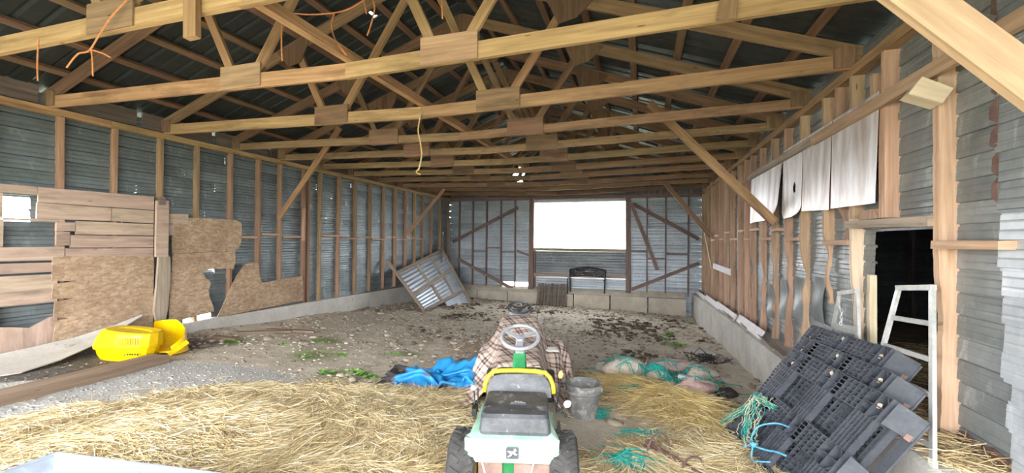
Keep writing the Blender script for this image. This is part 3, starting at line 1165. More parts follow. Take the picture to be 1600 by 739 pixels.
def holed(name, parent, fn, na, nb, holes, mat):
    mb = MB()
    for i in range(na):
        for j in range(nb):
            s, t = (i + .5) / na, (j + .5) / nb
            p = fn(s, t)
            if any(((p[h[4]] - h[0]) / h[2]) ** 2 + ((p[h[5]] - h[1]) / h[3]) ** 2 < 1 for h in holes):
                continue
            mb.quad(fn(i / na, j / nb), fn((i + 1) / na, j / nb), fn((i + 1) / na, (j + 1) / nb), fn(i / na, (j + 1) / nb))
    return obj(name, mb, mat, parent)


def roof_z(x):
    """underside of the roof metal"""
    return 4.26 + .36 * ((XR - x) if x > RIDGE_X else (x - XL))


# gable of upright sheets, shot through with holes on its left
HOLES_G = [(-4.40, 4.77, .13, .10, 0, 2), (-4.18, 4.86, .12, .11, 0, 2), (-4.25, 5.06, .05, .05, 0, 2), (-4.34, 4.49, .07, .09, 0, 2), (-4.20, 4.55, .07, .08, 0, 2),
           (-2.36, 4.79, .04, .04, 0, 2), (-.07, 4.82, .05, .04, 0, 2), (-2.18, 4.28, .035, .03, 0, 2), (-2.0, 4.27, .035, .03, 0, 2), (-1.73, 4.25, .05, .04, 0, 2), (-3.9, 4.1, .03, .03, 0, 2)]
x = XL - .1
while x < XR + .1 - .01:
    x1 = min(x + .8, XR + .1)
    x0 = x
    hh = [h for h in HOLES_G if x0 - .2 < h[0] < x1 + .2]

    def gf(s, t, x0=x0, x1=x1):
        xx = x0 + (x1 - x0) * s
        return (xx, SKB + .012 * (1 if (s * 12) % 3 < 1 else 0), 3.98 + (roof_z(xx) + .02 - 3.98) * t)
    if hh:
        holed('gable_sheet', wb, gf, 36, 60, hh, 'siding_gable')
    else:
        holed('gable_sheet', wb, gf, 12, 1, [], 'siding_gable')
    x = x1

# ---- roof
ce = struct('ceiling')
Y0R, Y1R = -.7, 15.0
HOLES_R = [(-3.55, 4.92, .028, .035, 0, 1), (-3.56, 5.01, .028, .03, 0, 1), (-3.42, 5.38, .018, .02, 0, 1), (-3.15, 5.09, .028, .03, 0, 1)]
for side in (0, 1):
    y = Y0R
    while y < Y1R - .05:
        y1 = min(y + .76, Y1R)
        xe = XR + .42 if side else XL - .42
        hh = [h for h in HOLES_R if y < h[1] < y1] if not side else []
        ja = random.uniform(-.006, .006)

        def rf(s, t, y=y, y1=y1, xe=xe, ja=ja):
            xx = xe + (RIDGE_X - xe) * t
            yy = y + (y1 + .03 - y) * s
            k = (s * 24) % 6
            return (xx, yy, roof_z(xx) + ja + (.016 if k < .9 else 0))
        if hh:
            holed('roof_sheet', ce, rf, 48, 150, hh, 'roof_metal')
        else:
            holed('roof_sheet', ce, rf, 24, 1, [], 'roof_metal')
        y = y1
for side in (0, 1):
    k = 0
    while True:
        x = (XR - .30 - .545 * k) if side else (XL + .33 + .545 * k)
        if (side and x < RIDGE_X + .1) or (not side and x > RIDGE_X - .1):
            break
        z = roof_z(x) - .022
        sl = Vector((.36 if side else -.36, 0, 1)).normalized()
        for a, b in ((Y0R, 3.9 + .6 * (k % 2)), (3.9 + .6 * (k % 2), 9.4 + .6 * (k % 2)), (9.4 + .6 * (k % 2), Y1R)):
            obj('purlin', MB().beam((x, a, z), (x, b, z), .09, .038, sl, .003), 'purlin_wood', ce)
        k += 1

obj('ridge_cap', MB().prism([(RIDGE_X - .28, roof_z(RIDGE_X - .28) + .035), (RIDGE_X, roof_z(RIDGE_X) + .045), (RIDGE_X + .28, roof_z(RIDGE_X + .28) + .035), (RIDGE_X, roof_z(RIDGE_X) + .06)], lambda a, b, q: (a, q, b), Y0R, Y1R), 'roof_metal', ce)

# ---- outside ground
go = struct('ground_exterior')
mb = MB()
mb.quad((-90, -90, .3), (90, -90, .3), (90, -.6, .3), (-90, -.6, .3))
mb.quad((-90, -.6, .3), (-7.3, -.6, .3), (-7.3, 120, -.2), (-90, 120, -.2))
mb.quad((5.6, -.6, .3), (90, -.6, .3), (90, 120, -.2), (5.6, 120, -.2))
mb.quad((-7.3, 15.2, .1), (5.6, 15.2, .1), (5.6, 120, -.2), (-7.3, 120, -.2))
obj('terrain', mb, 'outside_ground', go)

# ---- floor
def build_floor():
    xs = np.concatenate([np.arange(-7.1, -5.5, .07), np.arange(-5.5, 1.9, .05)])
    ys = np.concatenate([np.arange(-.9, 7.0, .05), np.arange(7.0, 14.9, .075)])
    X, Y = np.meshgrid(xs, ys, indexing='ij')
    Z = fz(X, Y)
    nx, ny = X.shape
    V = np.stack([X, Y, Z], -1).reshape(-1, 3)
    I = np.arange(nx * ny).reshape(nx, ny)
    F = np.stack([I[:-1, :-1], I[1:, :-1], I[1:, 1:], I[:-1, 1:]], -1).reshape(-1, 4)
    o = bulk('floor', V, F, 'dirt_floor', kind='structure')
    x, y = V[:, 0], V[:, 1]
    at = {}
    at['straw'] = straw_mask(x, y)
    at['gravel'] = 1 - sstep(-.12, .16, poly_sd(x, y, GRAVEL) + (fbm(x * 3, y * 3, 8, 3) - .5) * .35)
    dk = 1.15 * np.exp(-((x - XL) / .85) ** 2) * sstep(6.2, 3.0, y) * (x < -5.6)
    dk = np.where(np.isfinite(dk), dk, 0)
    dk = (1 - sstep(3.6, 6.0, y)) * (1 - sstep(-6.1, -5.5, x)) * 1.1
    spots = fbm(x * 1.5, y * 1.1, 61, 4)
    dk = np.maximum(dk, sstep(.60, .76, spots) * sstep(5.5, 8, y) * .42)
    dk = np.maximum(dk, sstep(12.6, 14.2, y) * .2)
    at['dark'] = dk
    g = np.zeros_like(x)
    for gx, gy, gr in ((-3.4, 4.3, .45), (-4.4, 4.9, .7), (-4.9, 5.7, .5), (-5.9, 4.9, .4), (.65, 9.0, .55), (.55, 10.2, .5), (-3.3, 5.6, .4)):
        g = np.maximum(g, np.exp(-((x - gx) ** 2 + (y - gy) ** 2) / gr ** 2))
    at['green'] = g * .8
    at['rust'] = np.exp(-((x + 2.5) ** 2 / 1.2 + (y - 6.6) ** 2 / 1.6)) * .55
    for k, v in at.items():
        a = o.data.attributes.new(k, 'FLOAT', 'POINT')
        a.data.foreach_set('value', np.ascontiguousarray(v, dtype=np.float32))
    o.data.polygons.foreach_set('use_smooth', [True] * len(F))
    return o


build_floor()

# ================================================================== ROOF TRUSSES
TY = [2.16, 3.25, 4.57, 5.73, 6.73, 7.79, 8.85, 9.91, 11.11, 12.14, 13.39]
ORD = ['nearest', 'second', 'third', 'fourth', 'fifth', 'sixth', 'seventh', 'eighth', 'ninth', 'tenth', 'eleventh']


def chord_c(x):
    """centre line of the top chord"""
    return roof_z(x) - .12


for k, y in enumerate(TY):
    lab = f'{ORD[k]} sawn timber roof truss counted from the open front end, on both wall plates'
    if k == 1:
        lab = 'second roof truss from the front, pale yellow chord with wide plywood plates'
    t = thing('roof_truss', lab, 'truss', (RIDGE_X, y, 3.94), 'roof trusses spanning the barn')
    m = 'truss_wood' if k < 3 else ('truss_wood_dim' if k < 7 else 'truss_wood_shaded')  # darker copies farther back stand for the light falling off
    yc = y + .02
    xm = -2.6
    sag = .105 if k else .02
    hc = .145 if k < 3 else .118
    zb = 3.9725 + hc / 2
    zm = zb - sag
    jr = random.uniform(-.02, .02)
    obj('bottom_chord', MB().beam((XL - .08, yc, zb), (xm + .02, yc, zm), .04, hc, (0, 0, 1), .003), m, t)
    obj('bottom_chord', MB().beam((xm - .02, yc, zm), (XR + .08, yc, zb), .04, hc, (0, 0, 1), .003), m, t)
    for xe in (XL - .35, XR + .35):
        obj('top_chord', MB().beam((xe, yc, chord_c(xe)), (RIDGE_X, yc, chord_c(RIDGE_X) - .03), .04, .14, (0, 0, 1), .003), 'truss_wood_shaded' if k else m, t)
    n1, n2 = -3.88 + jr, -1.57 + jr
    ul, ur = -4.5, -.78
    zc = lambda x: zb - sag * (1 - abs(x - xm) / 4.4)
    wm = m if k < 3 else 'truss_wood_shaded'
    for a, b, off in ((n1 - .10, ul, .0), (n1 + .12, RIDGE_X - .08, .0), (n2 - .12, RIDGE_X + .08, .0), (n2 + .10, ur, .0)):
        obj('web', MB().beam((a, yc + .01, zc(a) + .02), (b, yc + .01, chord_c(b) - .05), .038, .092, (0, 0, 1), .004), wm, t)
    pm = 'plywood_plate' if k not in (0, 1) else 'stud_wood'
    for nx, w in ((n1, .52), (n2, .53)):
        obj('gusset_plate', MB().box((nx, y - .008, zc(nx) + .05), (w, .014, .235)), pm, t)
        obj('gusset_plate', MB().box((nx, y + .048, zc(nx) + .05), (w, .014, .235)), 'plywood_plate', t)
    for nx in (ul, ur):
        z = chord_c(nx)
        s = 1 if nx > RIDGE_X else -1
        P = [(nx - .30, z + .03 + s * .108), (nx + .30, z + .03 - s * .108), (nx + .10, z - .26), (nx - .10, z - .30)]
        obj('gusset_plate', MB().prism(P, lambda a, b, q: (a, q, b), y - .014, y), 'plywood_plate', t)
    z = chord_c(RIDGE_X)
    obj('gusset_plate', MB().prism([(RIDGE_X - .38, z - .13), (RIDGE_X, z + .03), (RIDGE_X + .38, z - .13), (RIDGE_X + .2, z - .30), (RIDGE_X - .2, z - .30)], lambda a, b, q: (a, q, b), y - .014, y), 'plywood_plate', t)
    for xe, s in ((XL + .10, 1), (XR - .10, -1)):
        P = [(xe - s * .14, 3.99), (xe + s * .03, 3.99), (xe + s * .03, 4.16), (xe - s * .05, 4.19), (xe - s * .14, 4.17)]
        obj('gusset_plate', MB().prism(P, lambda a, b, q: (a, q, b), y - .014, y), 'plywood_plate', t)
    if k == 0:
        obj('hanging_block', MB().beam((-3.0, y - .03, 4.2), (-2.99, y - .03, 3.77), .04, .11, (1, 0, 0), .006), 'truss_wood', t)
    if k == 1:
        obj('hanging_block', MB().beam((.62, y - .03, 4.35), (.56, y - .03, 3.93), .03, .11, (1, 0, 0), .005), 'truss_wood_shaded', t)

# long runner lying along the middle of the bottom chords, and two more under the roof
solo('roof_runner', MB().beam((-2.60, .6, 4.06), (-2.52, 9.4, 4.06), .09, .09, (0, 0, 1), .004), 'truss_wood',
     'long straight timber runner along the middle of the bottom chords', 'beam', (-2.56, 5, 4.02))

BR = [((.36, 2.09, 4.13), (1.83, 2.10, 2.54), .145, 'brace_wood', 'big pale diagonal brace crossing the upper right corner of the view'),
      ((.12, 6.69, 4.48), (1.80, 6.69, 2.66), .125, 'truss_wood', 'brown diagonal brace ending at the lower edge of the white tin sheets'),
      ((.60, 12.10, 4.03), (1.80, 12.30, 2.54), .12, 'stud_wood', 'dark diagonal brace from roof to right wall near the back corner'),
      ((-5.50, 6.69, 4.52), (-6.93, 6.69, 2.80), .10, 'truss_wood', 'brown diagonal brace on the left wall beyond the loose chipboard pieces'),
      ((-5.95, 12.10, 4.02), (-6.92, 11.5, 2.56), .10, 'stud_wood', 'brown diagonal brace on the left wall above the leaning framed panel')]
for a, b, w, m, lab in BR:
    solo('diagonal_brace', MB().beam(a, b, .042, w, (0, 0, 1), .004), m, lab, 'brace', b, 'diagonal braces between roof and walls')

# ================================================================== THINGS
# ---- unseen front gable over the open end, added to keep skylight off trusses
wf = struct('wall_front_unseen')
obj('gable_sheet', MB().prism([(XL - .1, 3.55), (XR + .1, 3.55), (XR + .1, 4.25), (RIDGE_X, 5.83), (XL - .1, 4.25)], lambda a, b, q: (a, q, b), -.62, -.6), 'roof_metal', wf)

# ---- straw, clods, stones: what nobody could count
def ribbons(name, n, sampler, mat, cols, lmin=.08, lmax=.32, w=.0042, lift=.035, kind='stuff'):
    x, y, z, ang = sampler(n)
    n = len(x)
    L = RNG.uniform(lmin, lmax, n)
    tilt = RNG.normal(0, .16, n)
    bend = RNG.normal(0, .35, n)
    roll = RNG.uniform(0, math.pi, n)
    z = z + RNG.random(n) ** 2 * lift
    V = np.zeros((n, 6, 3))
    for k, s in enumerate((-.5, 0, .5)):
        a = ang + bend * s
        cx = x + np.cos(ang) * L * s - np.sin(ang) * L * bend * s * s * .6
        cy = y + np.sin(ang) * L * s + np.cos(ang) * L * bend * s * s * .6
        cz = z + tilt * L * s + .02 * L * (1 - 4 * s * s)
        px, py = -np.sin(a) * np.cos(roll), np.cos(a) * np.cos(roll)
        pz = np.sin(roll)
        ww = w * (.55 if s else 1.0)
        V[:, k * 2, 0], V[:, k * 2, 1], V[:, k * 2, 2] = cx - px * ww / 2, cy - py * ww / 2, cz - pz * ww / 2
        V[:, k * 2 + 1, 0], V[:, k * 2 + 1, 1], V[:, k * 2 + 1, 2] = cx + px * ww / 2, cy + py * ww / 2, cz + pz * ww / 2
    b = (np.arange(n) * 6)[:, None]
    F = np.concatenate([b + np.array([0, 1, 3, 2]), b + np.array([2, 3, 5, 4])], 0)
    c = np.array(cols)
    pick = RNG.integers(0, len(c), n)
    t = c[pick] * RNG.uniform(.60, .96, n)[:, None]
    return bulk(name, V.reshape(-1, 3), F, mat, np.repeat(np.clip(t, 0, 1), 6, 0), kind)


STRAWC = [(.78, .62, .34), (.72, .55, .28), (.84, .72, .47), (.62, .46, .23), (.88, .80, .60), (.76, .62, .38), (.48, .35, .17)]


def sample_floor(n):
    x = RNG.uniform(-5.2, 1.5, n)
    y = 1.3 + (5.6 - 1.3) * RNG.random(n) ** 1.15
    m = straw_mask(x, y) * (.35 + .9 * fbm(x * 1.4, y * 1.4, 77, 3))
    keep = RNG.random(n) < m
    x, y = x[keep], y[keep]
    ang = fbm(x * .9, y * .9, 13, 2) * 11 + RNG.normal(0, .55, len(x))
    return x, y, fz(x, y) + .002, ang


ribbons('straw', 190000, sample_floor, 'straw_blades', STRAWC)


def sample_edge(n):
    x = RNG.uniform(-5.4, 1.5, n)
    y = RNG.uniform(1.5, 6.6, n)
    d = poly_sd(x, y, STRAW_L)
    keep = RNG.random(n) < np.exp(-np.abs(d) / .22)
    x, y = x[keep], y[keep]
    return x, y, fz(x, y) + .003, RNG.uniform(0, 6.28, len(x))


ribbons('loose_straw', 16000, sample_edge, 'straw_blades', STRAWC, .06, .25, .004, .01)


def sample_heap(n):
    k = RNG.integers(0, 3, n)
    cx = np.array([.32, .55, -.1])[k]
    cy = np.array([4.72, 4.35, 5.25])[k]
    x = cx + RNG.normal(0, .26, n)
    y = cy + RNG.normal(0, .18, n)
    ok = x < 1.1
    x, y = x[ok], y[ok]
    return x, y, fz(x, y), np.arctan2(y - 4.8, x - .3) + RNG.normal(0, .6, len(x))


ribbons('straw_heap', 5000, sample_heap, 'straw_blades', [(.80, .62, .26), (.86, .72, .40), (.70, .50, .20), (.78, .58, .22)], .12, .42, .0045, .09)


def sample_lean(n):
    x = 1.68 + RNG.random(n) ** 1.3 * 2.6
    y = RNG.uniform(2.9, 6.5, n)
    z = np.where(x < 2.0, np.interp(y, [3, 4, 5.8], [1.12, 1.08, 1.01]), 1.0 + .10 * fbm(x * 3, y * 3, 5, 2))
    keep = (x > 1.98) | ((y > 2.95) & (y < 3.35)) | (y < 4.4) & (y > 3.44)
    return x[keep], y[keep], z[keep], RNG.uniform(0, 6.28, int(keep.sum()))


ribbons('doorway_straw', 16000, sample_lean, 'straw_blades', STRAWC[:4] + [(.30, .2, .1)], .08, .3, .005, .10)

ICO_V = []
_p = (1 + 5 ** .5) / 2
for a, b in ((-1, _p), (1, _p), (-1, -_p), (1, -_p)):
    ICO_V.append((a, b, 0))
for a, b in ((-1, _p), (1, _p), (-1, -_p), (1, -_p)):
    ICO_V.append((0, a, b))
for a, b in ((_p, -1), (_p, 1), (-_p, -1), (-_p, 1)):
    ICO_V.append((a, 0, b))
ICO_V = np.array(ICO_V) / 1.902
ICO_F = np.array([(0, 11, 5), (0, 5, 1), (0, 1, 7), (0, 7, 10), (0, 10, 11), (1, 5, 9), (5, 11, 4), (11, 10, 2), (10, 7, 6), (7, 1, 8),
                  (3, 9, 4), (3, 4, 2), (3, 2, 6), (3, 6, 8), (3, 8, 9), (4, 9, 5), (2, 4, 11), (6, 2, 10), (8, 6, 7), (9, 8, 1)])


def lumps(name, x, y, s, cols, mat='clod_dirt', flat=.55):
    n = len(x)
    z = fz(x, y)
    sc = s[:, None] * np.stack([RNG.uniform(.7, 1.4, n), RNG.uniform(.7, 1.4, n), RNG.uniform(.6, 1.2, n) * flat], 1)
    a = RNG.uniform(0, 6.28, n)
    V = ICO_V[None] * sc[:, None, :] * RNG.uniform(.7, 1.25, (n, 12, 1))
    vx = V[:, :, 0] * np.cos(a)[:, None] - V[:, :, 1] * np.sin(a)[:, None] + x[:, None]
    vy = V[:, :, 0] * np.sin(a)[:, None] + V[:, :, 1] * np.cos(a)[:, None] + y[:, None]
    vz = V[:, :, 2] + z[:, None] + sc[:, 2:3] * .25
    VV = np.stack([vx, vy, vz], -1).reshape(-1, 3)
    F = (ICO_F[None] + (np.arange(n) * 12)[:, None, None]).reshape(-1, 3)
    c = np.array(cols)[RNG.integers(0, len(cols), n)] * RNG.uniform(.75, 1.2, n)[:, None]
    return bulk(name, VV, F, mat, np.repeat(np.clip(c, 0, 1), 12, 0))


n = 26000
x = RNG.uniform(-6.9, 1.55, n)
y = 4.0 + 10.4 * RNG.random(n) ** .9
k = RNG.random(n) < (.15 + 1.6 * np.clip(fbm(x * 1.3, y * 1.3, 91, 3) - .45, 0, 1) + .3 * sstep(12.5, 14, y)) * (1 - straw_mask(x, y))
lumps('dirt_clods', x[k], y[k], RNG.uniform(.008, .034, k.sum()) * (1 + 1.2 * (RNG.random(k.sum()) < .06)), [(.36, .30, .23), (.30, .245, .185), (.42, .36, .285), (.22, .175, .13), (.46, .42, .355)])
n = 9000
x = RNG.uniform(-6.8, 1.55, n)
y = RNG.uniform(6.5, 14.4, n)
f = fbm(x * 1.15, y * .95, 61, 4) + .05 * sstep(-4, 1, x)
k = RNG.random(n) < np.clip((f - .56) * 7, 0, 1) * .45
lumps('manure_clumps', x[k], y[k], RNG.uniform(.02, .075, k.sum()), [(.10, .07, .048), (.075, .052, .038), (.14, .105, .075), (.17, .13, .10)], flat=.6)
n = 9000
x = RNG.uniform(-6.9, -3.0, n)
y = RNG.uniform(1.2, 4.6, n)
k = (RNG.random(n) < (poly_sd(x, y, GRAVEL) < .1) * .4 + (x < -5.4) * .12) & (straw_mask(x, y) < .5)
lumps('gravel', x[k], y[k], RNG.uniform(.005, .015, k.sum()), [(.34, .33, .31), (.30, .285, .265), (.38, .365, .345), (.26, .245, .23), (.44, .43, .41)])


# ---- weeds
def weed(name, x, y, s, n, lab, group=None):
    t = thing(name, lab, 'weed', (x, y, fzs(x, y)), group)
    for k in range(n):
        a = random.uniform(0, 6.28)
        r = random.uniform(.3, 1) * s
        px, py = x + math.cos(a) * r, y + math.sin(a) * r * .8
        z = fzs(px, py)
        mb = MB()
        for q in range(5):
            b = random.uniform(0, 6.28)
            l = s * random.uniform(.35, .7)
            d = Vector((math.cos(b), math.sin(b), .7)).normalized()
            sd = Vector((-math.sin(b), math.cos(b), .2)) * l * .32
            p = Vector((px, py, z))
            m1, e = p + d * l * .55, p + d * l + Vector((0, 0, -.15 * l))
            mb.quad(p, m1 - sd, e, m1 + sd)
        obj('leaf_cluster', mb, 'leaf_green', t)
    return t


WD = [(-3.62, 4.2, .12, 9), (-3.3, 4.3, .14, 10), (-3.05, 4.27, .11, 8), (-2.75, 4.35, .09, 6), (-4.4, 4.7, .10, 6), (-4.0, 5.0, .10, 5), (-4.95, 5.6, .10, 6), (-5.9, 4.85, .12, 7), (-5.2, 5.1, .09, 5), (-3.5, 5.4, .10, 5)]
for w in WD:
    weed('green_weed', *w, 'small bright green weed growing in the dirt beyond the grey gravel', 'weeds beyond the gravel patch')
for w in [(.72, 8.9, .15, 8), (.5, 9.5, .14, 7), (.62, 10.2, .16, 8), (.2, 9.9, .12, 5)]:
    weed('green_weed', *w, 'low green weed growing among dark dung near the right wall', 'weeds near the right wall')
weed('green_weed', .0, 3.62, .06, 5, 'single tiny green weed in straw before the turquoise scraps')
weed('green_weed', -5.95, 3.55, .06, 5, 'small green weed at the foot of the yellow plastic')


# ---- cloth
def drape(nu, nv, su, sv, place, hfun, iters=260, seed=3, bumpy=.02, squeeze=1.0):
    """a sheet falls on a height field; returns points and its own flat coordinates"""
    rg = np.random.default_rng(seed)
    U, Vv = np.meshgrid(np.linspace(0, su, nu), np.linspace(0, sv, nv), indexing='ij')
    P = place(U * squeeze + su * (1 - squeeze) / 2, Vv * squeeze + sv * (1 - squeeze) / 2)
    P = P + rg.normal(0, bumpy, P.shape) * np.array([.4, .4, 1])
    prev = P.copy()
    du, dv = su / (nu - 1), sv / (nv - 1)
    dd = math.hypot(du, dv)
    cons = [((slice(None, -1), slice(None)), (slice(1, None), slice(None)), du), ((slice(None), slice(None, -1)), (slice(None), slice(1, None)), dv),
            ((slice(None, -1), slice(None, -1)), (slice(1, None), slice(1, None)), dd), ((slice(None, -1), slice(1, None)), (slice(1, None), slice(None, -1)), dd),
            ((slice(None, -2), slice(None)), (slice(2, None), slice(None)), 2 * du), ((slice(None), slice(None, -2)), (slice(None), slice(2, None)), 2 * dv)]
    for it in range(iters):
        vel = (P - prev) * .96
        prev = P.copy()
        P = P + vel
        P[..., 2] -= .0011
        for q in range(5):
            for ci, (a, b, L) in enumerate(cons):
                d = P[b] - P[a]
                l = np.linalg.norm(d, axis=-1, keepdims=True) + 1e-9
                k = .25 if ci < 4 else .06
                corr = d * (1 - L / l) * k
                P[a] = P[a] + corr
                P[b] = P[b] - corr
        h = hfun(P[..., 0], P[..., 1]) + .012
        below = P[..., 2] < h
        P[..., 2] = np.where(below, h, P[..., 2])
        fr = below[..., None] * np.array([.85, .85, 0])
        P = P * (1 - fr) + prev * fr
    return P, np.stack([U, Vv], -1)


FH = np.array([-.2924, .9563])
RH = np.array([.9563, .2924])


def sl(x, y):
    s = x * FH[0] + y * FH[1]
    l = x * RH[0] + y * RH[1] - .019 * s
    return s, l


def unsl(s, l):
    l = l + .019 * s
    return s * FH[0] + l * RH[0], s * FH[1] + l * RH[1]


def mower_h(x, y):
    s, l = sl(x, y)
    g = fz(x, y)
    top = np.interp(s, [3.70, 3.80, 4.0, 4.6, 4.95, 5.3, 5.55, 5.80, 6.0], [.6, 1.10, 1.20, 1.22, 1.22, 1.33, 1.37, 1.34, .5])
    c = np.interp(s, [3.8, 4.6, 5.0, 5.7], [.20, .21, .26, .20])
    z = top - np.clip(np.abs(l) - c, 0, 9) * 2.4
    # rear wheel boxes of the covered mower
    for sg in (-1, 1):
        z = np.maximum(z, np.where((np.abs(l - sg * .36) < .1) & (np.abs(s - 5.0) < .22), 1.08, 0))
    return np.maximum(g, z)


def bl_place(u, v):
    x, y = unsl(3.93 + u, v - .92)
    P = np.stack([x, y, np.full_like(x, 1.46)], -1)
    # held by its middle, sides already hanging
    P[..., 2] -= np.clip(np.abs(v - .92) - .3, 0, 9) * .35
    return P


P, UVb = drape(56, 56, 2.0, 1.84, bl_place, mower_h, 240, 5, .01, .98)
ang = .35
cu = UVb - 1.0
UVr = np.stack([cu[..., 0] * math.cos(ang) - cu[..., 1] * math.sin(ang) + 5, cu[..., 0] * math.sin(ang) + cu[..., 1] * math.cos(ang) + 5], -1)
mb = MB().grid(P.tolist(), UVr.tolist())
bx, by = unsl(5.0, 0)
o = solo('plaid_blanket', mb, 'plaid_cloth', 'pink and brown plaid blanket draped over a mower ahead of the green tractor', 'blanket', (bx, by, fzs(bx, by)), smooth=True)
md = o.modifiers.new('thick', 'SOLIDIFY')
md.thickness = .008
md = o.modifiers.new('sub', 'SUBSURF')
md.levels = md.render_levels = 1


def tarp_h(x, y):
    z = fz(x, y)
    for cx, cy, h, r in ((-1.74, 4.80, .44, .25), (-2.05, 4.66, .20, .22), (-2.40, 4.36, .11, .2), (-1.80, 4.38, .16, .14), (-2.30, 4.85, .20, .15), (-2.0, 4.36, .10, .1)):
        z = z + h * np.exp(-((x - cx) ** 2 + (y - cy) ** 2) / (r * r) * 1.3)
    return z


def tp_place(u, v):
    a = .30
    cx, cy = u - 1.05, v - .68
    x = -2.10 + (cx * math.cos(a) - cy * math.sin(a)) * .70
    y = 4.56 + (cx * math.sin(a) + cy * math.cos(a)) * .62
    return np.stack([x, y, 1.05 + .08 * np.sin(u * 9) + .08 * np.sin(v * 11 + u * 4)], -1)


P, UVt = drape(64, 46, 2.1, 1.36, tp_place, tarp_h, 200, 9, .03)
mb = MB().grid(P.tolist(), (UVt).tolist())
o = solo('blue_tarp', mb, 'blue_tarp', 'crumpled bright blue tarpaulin on the ground left of the plaid blanket', 'tarp', (-2.1, 4.6, fzs(-2.1, 4.6)), smooth=True)
md = o.modifiers.new('thick', 'SOLIDIFY')
md.thickness = .005
md = o.modifiers.new('sub', 'SUBSURF')
md.levels = md.render_levels = 1


# ---- wheels and steering wheels
def tyre(mb_c, r, w, t, lug=True, name='tyre', n=28):
    """tyre round the X axis at mb_c, child of t (local), rim a sub-part"""
    pr = [(r * .56, -w * .36), (r * .70, -w * .46), (r * .88, -w * .5), (r * .965, -w * .42), (r, -w * .2), (r, w * .2), (r * .965, w * .42), (r * .88, w * .5), (r * .70, w * .46), (r * .56, w * .36)]
    mb = MB().lathe(pr, mb_c, 'X', n)
    if lug:
        for k in range(20):
            q = 2 * math.pi * k / 20
            for sg in (-1, 1):
                q2 = q + (.10 if sg > 0 else 0)
                c = Vector(mb_c) + Vector((sg * w * .22, math.cos(q2) * r * .985, math.sin(q2) * r * .985))
                mb.box(c, (w * .36, r * .13, r * .09), Matrix.Rotation(q2 - math.pi / 2 + 0, 3, 'X') @ Matrix.Rotation(sg * .5, 3, 'Z'))
    ty = obj(name, mb, 'rubber', t, local=True, smooth=False)
    rim = MB().lathe([(.02, -w * .2), (r * .5, -w * .2), (r * .58, -w * .38), (r * .58, w * .38), (r * .5, w * .2), (.02, w * .2)], mb_c, 'X', 20)
    obj('rim', rim, 'yellow_paint', ty, local=True)
    return ty


def steering(c, R, tilt, mat, t, spokes=3, rr=.014, name='steering_wheel'):
    """ring facing the driver; tilt about X"""
    rot = Matrix.Rotation(tilt, 3, 'X')
    c = Vector(c)
    mb = MB().tube([c + rot @ Vector((math.cos(q) * R, math.sin(q) * R, 0)) for q in [2 * math.pi * k / 32 for k in range(32)]], rr, 8, True)
    sw = obj(name, mb, mat, t, local=True, smooth=True)
    mb = MB()
    for k in range(spokes):
        q = -math.pi / 2 + 2 * math.pi * k / spokes
        a = c + rot @ Vector((math.cos(q) * R * .12, math.sin(q) * R * .12, -.012))
        b = c + rot @ Vector((math.cos(q) * R * .98, math.sin(q) * R * .98, 0))
        mb.beam(a, b, .05 if k == 0 else .034, .012, rot @ Vector((0, 0, 1)))
    mb.lathe([(0, .004), (R * .22, 0), (R * .26, -.02), (R * .2, -.04)], c, n=16, frame=(rot @ Vector((1, 0, 0)), rot @ Vector((0, 1, 0)), rot @ Vector((0, 0, 1))))
    obj('spoke', mb, mat, sw, local=True)
    return sw


# ---- green lawn tractor, seen from behind
def rect_loft(mb, rings):
    """rings of equal point counts joined, last one capped"""
    for k in range(len(rings) - 1):
        m = len(rings[k])
        for s in range(m):
            s2 = (s + 1) % m
            mb.quad(rings[k][s], rings[k][s2], rings[k + 1][s2], rings[k + 1][s])
    i = len(mb.v)
    mb.v += [tuple(p) for p in rings[-1]]
    mb.f.append(tuple(range(i, i + len(rings[-1]))))
    mb.uv += [(0, 0)] * len(rings[-1])
    return mb


def rrect(cx, cy, hx, hy, r, z, n=4):
    """rounded rectangle, z may be a function of x, y"""
    out = []
    for sx, sy, a0 in ((1, 1, 0), (-1, 1, .5), (-1, -1, 1), (1, -1, 1.5)):
        for k in range(n + 1):
            a = (a0 + .5 * k / n) * math.pi
            px, py = cx + sx * (hx - r) + math.cos(a) * r, cy + sy * (hy - r) + math.sin(a) * r
            out.append((px, py, z(px, py) if callable(z) else z))
    return out


TRZ = .80
TM = Matrix.Translation((-.734, 2.442, TRZ)) @ Matrix.Rotation(.2968 - .05, 4, 'Z')
tr = thing('lawn_tractor', 'green lawn tractor with black seat and yellow seat rim, seen from behind on straw', 'tractor', mat=TM)
for xx in (-.292, .302):
    tyre((xx, .02, .205), .205, .17, tr)
# fender deck: rows from front to rear lip
rows = []
for yy, hw, zt in ((.50, .21, .36), (.44, .245, .44), (.30, .258, .455), (.1, .264, .447), (-.04, .268, .435), (-.095, .271, .424), (-.122, .272, .396), (-.132, .272, .35), (-.132, .268, .315)):
    row = []
    drop = .10 if yy > .25 else (.07 if yy > 0 else (.02 if yy > -.09 else 0.0))
    for s in np.linspace(-1, 1, 17):
        e = max(0, abs(s) - .86) / .14
        if yy > -.11:
            row.append((hw * s * (1 + .02 * e), yy, zt - (drop * e * e)))
        else:
            row.append((hw * s, yy + .012 * e * e, zt))
    rows.append(row)
mb = MB()
mb.slab(rows, -.012, (0, -.2, 1))
fd = obj('fender_deck', mb, 'green_glare', tr, local=True, smooth=False, label='green fender deck with painted-in pale glare')
